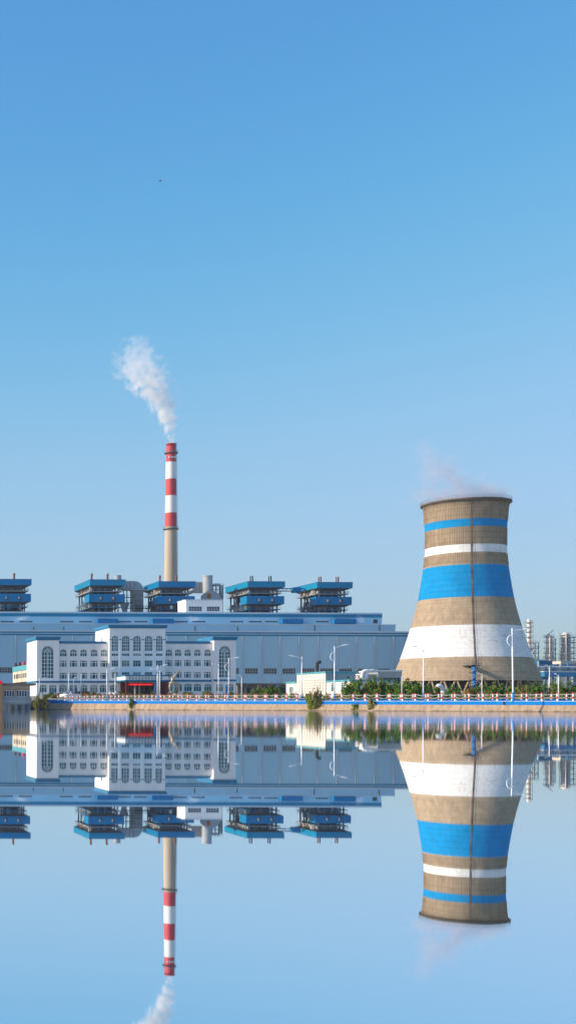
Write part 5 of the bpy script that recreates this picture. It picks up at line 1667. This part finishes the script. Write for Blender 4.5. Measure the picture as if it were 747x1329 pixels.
for (px, yt, w, o_) in ((604, 893, 13, 'lower'), (611, 890.5, 12, 'taller')):
    plant('shrub', o_ + ' yellow-green shrub at the foot of the blue stair shaft', 'shrub', px, yt, 212, w, BSH[2], 'shrubs at the stair shaft')
plant('shrub', 'tan-tinged shrub hiding the last tower legs', 'shrub', 676, 887, 222, 14, BSH[1])
# bushes before the shed and the office
for ((px, yt, w, Y), o_) in zip(((330, 893.5, 16, 300), (339, 890, 18, 305), (349, 888.5, 20, 300), (358, 890.5, 16, 305)), ORD):
    plant('bush', o_ + ' dark leafy bush from the office end before the open shed', 'bush', px, yt, Y, w, BSH[3], 'bushes before the shed')
for (lab, px, yt, w, Y) in (('round clipped bush under the right office wing windows', 269, 895.5, 13, 345), ('round clipped bush beside the far blue notice board', 298, 897, 12, 345),
        ('round clipped bush behind the bird sculpture', 243.5, 897, 14, 345), ('small round bush under the sculpture body', 228, 894.5, 10, 347), ('round clipped bush next to the canopy corner', 154.5, 896, 10, 340),
        ('round clipped bush behind the near parked car', 122.5, 897, 9, 345), ('tall clipped shrub near the hut notice board', 65.6, 897, 8, 300), ('small leafy bush before the sign wall end', 113, 900, 9, 290)):
    plant('clipped_bush', lab, 'bush', px, yt, Y, w, BSH[rnd.choice([0, 3])])
q = random.Random(5)
SEG = [(0, 121, 'sign wall'), (121, 158, 'end of the flagpole wing'), (158, 216, 'entrance canopy'), (216, 250, 'bird sculpture'), (250, 306, 'far office end block'), (306, 345, 'open shed'), (345, 999, 'workshop side of the shed')]
SEG2 = [(0, 445, 'vented workshop'), (445, 508, 'grey station junipers'), (508, 570, 'sunlit tower flank'), (570, 615, 'white pipe bends'), (615, 668, 'shaded tower flank'), (668, 999, 'refinery pipe rack')]
CNT = {}
def seg_label(segs, px, what):
    sname = next(n_ for a_, b_, n_ in segs if a_ <= px < b_)
    CNT[(what, sname)] = CNT.get((what, sname), 0) + 1
    return ORD[CNT[(what, sname)] - 1] + ' ' + what + ' from the hut side before the ' + sname
for k in range(46):
    px = 60 + k * 7.2 + q.uniform(-2, 2)
    if 84 < px < 101: continue
    plant('hedge_bush', seg_label(SEG, px, 'small hedge bush'), 'bush', px, 899.6 + q.uniform(-1.2, 1.2), 262 + q.uniform(-6, 6), q.uniform(8, 12), BSH[q.choice([0, 1, 2, 2])], 'hedge bushes behind the bollards')
for k in range(26):
    px = 395 + k * 14 + q.uniform(-4, 4)
    plant('ground_shrub', seg_label(SEG2, px, 'low olive shrub'), 'shrub', px, 900 + q.uniform(-1.5, 1), 208 + q.uniform(-3, 3), q.uniform(8, 13), BSH[q.choice([0, 1, 2])], 'low shrubs under the junipers')
# wild bushes rooted in the bank joints
def bank_bush(label, px, py, wpx, hpx, t, mesh, dz, Yset=None):
    wpx *= 1.55
    hpx *= 1.08
    xg, yg = S(t, -.45)
    Yb = Yset or yg
    x = UX(px, Yb); zb = UZ(px, py, Yb)
    e = thing('bank_bush', label, 'bush', (x, Yb, zb), None, rnd.uniform(0, 6))
    hm = max(v.co.z for v in mesh.vertices); wm_ = max(abs(v.co.x) for v in mesh.vertices)
    sx_ = wpx / F * Yb / 2 / wm_; sz_ = hpx / F * Yb / hm
    put('crown', mesh, e, None, None, (sx_, sx_ * .7, sz_)); put('trunk', TRUNK, e, None, None, (sx_, sx_, sz_))
def tpx(px):
    lo, hi = -1, 1.2
    for _ in range(40):
        mid = (lo + hi) / 2; x, y = S(mid)
        if x / y * F + X0 > px: lo = mid
        else: hi = mid
    return lo
def ragged_lumps(q):
    l = [(0, 0, .35, .7, .6, .35)]
    for k in range(16):
        a = q.uniform(-1, 1); z = q.uniform(.15, 1.0)
        l.append((a * (.55 + .45 * min(1, 1.4 - z)), q.uniform(-.5, .5), z, q.uniform(.14, .32), q.uniform(.14, .3), q.uniform(.12, .3)))
    return l
BB = [foliage_mesh('crown', m_n, ragged_lumps(random.Random(170 + k)), 3000, .075, 180 + k, .3) for k, m_n in enumerate(['leaf_olive', 'leaf_mid', 'leaf_olive'])]
bank_bush('big olive bush hanging over the bank before the workshop', 402.5, 921, 14, 22, tpx(402.5), BB[1], 0)
bank_bush('dry olive bush overlapping the big one on the bank', 412, 919.5, 14, 23, tpx(412), BB[0], 0)
bank_bush('ragged bush on the bank below the first junipers', 480.5, 922, 9, 17, tpx(480.5), BB[2], 0)
bank_bush('low tuft on the bank beside the ragged bush', 462.5, 922.5, 8, 9, tpx(462.5), BB[1], 0)
bank_bush('small dark bush on the bank below the entrance canopy', 170.5, 919.5, 9, 14, tpx(170.5), BB[1], 0)
bank_bush('wide olive bush on the bank right beside the hut', 48, 919.5, 15, 15, tpx(48), BB[0], 0, 203.6)
bank_bush('olive bush where the blue parapet begins', 58.5, 919.5, 14, 17, tpx(58.5), BB[2], 0, 204.2)

# ------------------------------------------------------------------ bird
YI = 220.0
bx, bz = U(208.2, 235, YI)
bi = thing('bird', 'tiny dark bird gliding high in the blue sky', 'bird', (bx, YI, bz), None, R(20))
m_ = MB(); m_.path([(-.26, 0, 0), (-.16, 0, .02), (0, 0, .01), (.15, 0, .02), (.22, 0, .04), (.27, 0, .03)], [.02, .05, .075, .06, .045, .01], 8); m_.build('body', 'bird_dark', bi, True)
for s_ in (-1, 1):
    m_ = MB(); m_.add([(.08, s_ * .05, .03), (-.1, s_ * .05, .03), (.10, s_ * .25, .09), (-.06, s_ * .25, .08), (-.03, s_ * .5, .05), (.08, s_ * .05, .05), (-.1, s_ * .05, .045), (.10, s_ * .25, .105), (-.06, s_ * .25, .095), (-.03, s_ * .5, .055)],
        [(0, 1, 3, 2), (2, 3, 4), (5, 7, 8, 6), (7, 9, 8), (0, 2, 7, 5), (2, 4, 9, 7), (1, 6, 8, 3), (3, 8, 9, 4)]); m_.build('wing', 'bird_dark', bi)

# ------------------------------------------------------------------ smoke and steam
def plume(name, label, pts, Y, dens, aniso=.2, nscale=.12, edge=.55, color=(.93, .94, .96), seed=0, breakup=1.2):
    """pts: (px, py, half width px) along the plume's axis, bottom to top; a closed body with a noisy volume"""
    P = []
    for (px, py, hw) in pts:
        x, z = U(px, py, Y); P.append((x, z, hw / F * Y))
    ox_, oz_ = P[0][0], P[0][1]
    H_ = P[-1][1] - oz_
    m_ = MB((ox_, Y, oz_))
    n = 20
    vs_ = []
    for (x, z, r) in P:
        for k in range(n):
            t = 2 * math.pi * k / n
            vs_.append((x + r * 1.5 * math.cos(t), Y + r * 1.5 * math.sin(t), z))
    fs_ = []
    for i in range(len(P) - 1):
        for k in range(n): fs_.append((i * n + k, i * n + (k + 1) % n, (i + 1) * n + (k + 1) % n, (i + 1) * n + k))
    e = (len(P) - 1) * n
    fs_ += [tuple(range(n - 1, -1, -1)), tuple(range(e, e + n))]
    m_.add(vs_, fs_)
    mt = bpy.data.materials.new(name); mt.use_nodes = True
    MATS['vol_' + label] = mt
    nn = mt.node_tree; L = nn.links
    for nd in list(nn.nodes):
        if nd.type != 'OUTPUT_MATERIAL': nn.nodes.remove(nd)
    out = nn.nodes['Material Output']
    pv = nn.nodes.new('ShaderNodeVolumePrincipled')
    pv.inputs['Color'].default_value = (*color, 1)
    pv.inputs['Anisotropy'].default_value = aniso
    L.new(pv.outputs[0], out.inputs['Volume'])
    tc = nn.nodes.new('ShaderNodeTexCoord')
    # turbulence displaces the sampling point
    n1 = nn.nodes.new('ShaderNodeTexNoise'); n1.inputs['Scale'].default_value = nscale; n1.inputs['Detail'].default_value = 3
    L.new(tc.outputs['Object'], n1.inputs['Vector'])
    sb = nn.nodes.new('ShaderNodeVectorMath'); sb.operation = 'SUBTRACT'; sb.inputs[1].default_value = (.5, .5, .5)
    L.new(n1.outputs['Color'], sb.inputs[0])
    sx_ = nn.nodes.new('ShaderNodeSeparateXYZ'); L.new(tc.outputs['Object'], sx_.inputs[0])
    tn = nn.nodes.new('ShaderNodeMath'); tn.operation = 'DIVIDE'; tn.inputs[1].default_value = H_; tn.use_clamp = True
    L.new(sx_.outputs['Z'], tn.inputs[0])
    rmax = max(p[2] for p in P); xmn, xmx = min(p[0] - ox_ for p in P), max(p[0] - ox_ for p in P)
    def curve(vals, lo, hi):
        fc = nn.nodes.new('ShaderNodeFloatCurve')
        c = fc.mapping.curves[0]
        pts2 = [((p[1] - oz_) / H_, (v - lo) / (hi - lo)) for p, v in zip(P, vals)]
        c.points[0].location = pts2[0]; c.points[1].location = pts2[-1]
        for q_ in pts2[1:-1]: c.points.new(*q_)
        fc.mapping.update()
        L.new(tn.outputs[0], fc.inputs['Value'])
        mr = nn.nodes.new('ShaderNodeMapRange'); mr.clamp = False
        mr.inputs['To Min'].default_value = lo; mr.inputs['To Max'].default_value = hi
        L.new(fc.outputs[0], mr.inputs['Value'])
        return mr.outputs[0]
    cxn = curve([p[0] - ox_ for p in P], xmn - .1, xmx + .1)
    crn = curve([p[2] for p in P], 0, rmax)
    # (x - cx + turbulence*r)/r
    def math_(op, a, b2=None):
        m2 = nn.nodes.new('ShaderNodeMath'); m2.operation = op
        for i, v in enumerate((a, b2)):
            if v is None: continue
            if isinstance(v, (int, float)): m2.inputs[i].default_value = v
            else: L.new(v, m2.inputs[i])
        return m2.outputs[0]
    ss = nn.nodes.new('ShaderNodeSeparateXYZ'); L.new(sb.outputs[0], ss.inputs[0])
    dx = math_('ADD', math_('DIVIDE', math_('SUBTRACT', sx_.outputs['X'], cxn), crn), math_('MULTIPLY', ss.outputs['X'], 1.3))
    dy = math_('ADD', math_('DIVIDE', sx_.outputs['Y'], crn), math_('MULTIPLY', ss.outputs['Y'], 1.3))
    d = math_('SQRT', math_('ADD', math_('MULTIPLY', dx, dx), math_('MULTIPLY', dy, dy)))
    n2 = nn.nodes.new('ShaderNodeTexNoise'); n2.inputs['Scale'].default_value = nscale * 1.7; n2.inputs['Detail'].default_value = 4; n2.inputs['Roughness'].default_value = .5
    L.new(tc.outputs['Object'], n2.inputs['Vector'])
    f_ = math_('ADD', math_('SUBTRACT', 1.0, d), math_('MULTIPLY', math_('SUBTRACT', n2.outputs['Fac'], .5), breakup))
    mr = nn.nodes.new('ShaderNodeMapRange'); mr.interpolation_type = 'SMOOTHSTEP'
    mr.inputs['From Min'].default_value = 0; mr.inputs['From Max'].default_value = edge
    L.new(f_, mr.inputs['Value'])
    # thins out towards its far end
    fade = nn.nodes.new('ShaderNodeMapRange'); fade.interpolation_type = 'SMOOTHSTEP'
    fade.inputs['From Min'].default_value = .25; fade.inputs['From Max'].default_value = 1.0
    fade.inputs['To Min'].default_value = dens; fade.inputs['To Max'].default_value = dens * .15
    L.new(tn.outputs[0], fade.inputs['Value'])
    inn = nn.nodes.new('ShaderNodeMapRange')           # billows: dense lobes and thin gaps inside the plume
    inn.inputs['From Min'].default_value = .40; inn.inputs['From Max'].default_value = .60
    inn.inputs['To Min'].default_value = .12; inn.inputs['To Max'].default_value = 1.5
    L.new(n2.outputs['Fac'], inn.inputs['Value'])
    L.new(math_('MULTIPLY', math_('MULTIPLY', mr.outputs[0], inn.outputs[0]), fade.outputs[0]), pv.inputs['Density'])
    o = m_.build(name, 'vol_' + label, None, False, (ox_, Y, oz_))
    return tag(o, label, 'smoke', None, 'stuff')
plume('smoke_plume', 'white smoke drifting from the red and white chimney', [(221.8, 575.5, 5.6), (221, 565, 7.5), (217.5, 548, 12), (212, 530, 17), (203, 512, 23), (192, 495, 29), (182, 478, 32), (177, 463, 29), (176, 450, 22), (178, 436, 12)], YCH, .15, nscale=.11, breakup=2.3, edge=.75, color=(.985, .985, .99))
plume('steam_plume', 'thin grey steam rising from the cooling tower mouth', [(603, 649, 62), (600, 640, 62), (588, 629, 47), (574, 614, 40), (562, 600, 34), (550, 585, 26), (541, 570, 14)], TY, .09, nscale=.06, color=(.86, .84, .90), edge=1.0, breakup=1.7)
plume('steam_wisp', 'little steam puff before the leftmost hall roof windows', [(24, 805, 6), (28, 803, 10), (31, 801, 9), (33, 798, 4)], YT - 8, .10, nscale=.5)
plume('steam_wisp', 'little steam puff over the hall roof below the control room', [(250, 806, 5), (253, 803.5, 9), (250, 801.5, 10), (246, 799, 4)], YT - 8, .10, nscale=.5)
plume('steam_wisp', 'little steam puff beside the last blue roof monitor', [(469, 809, 4), (468, 805, 6), (466, 801, 5), (463, 797, 3)], YT - 8, .09, nscale=.5)

# ------------------------------------------------------------------ haze
hz_m = bpy.data.materials.new('haze'); hz_m.use_nodes = True
MATS['haze'] = hz_m
hn = hz_m.node_tree
for nd in list(hn.nodes):
    if nd.type != 'OUTPUT_MATERIAL': hn.nodes.remove(nd)
hv = hn.nodes.new('ShaderNodeVolumePrincipled')
hv.inputs['Color'].default_value = (0.86, 0.93, 1.0, 1)
hv.inputs['Density'].default_value = 0.00004
hv.inputs['Anisotropy'].default_value = 0.1
hn.links.new(hv.outputs[0], hn.nodes['Material Output'].inputs['Volume'])
tag(MB().box(-3100, 3100, -700, 3200, -3.5, 290).build('haze', 'haze'), 'thin pale haze lying over the lake and plant', None, None, 'stuff')
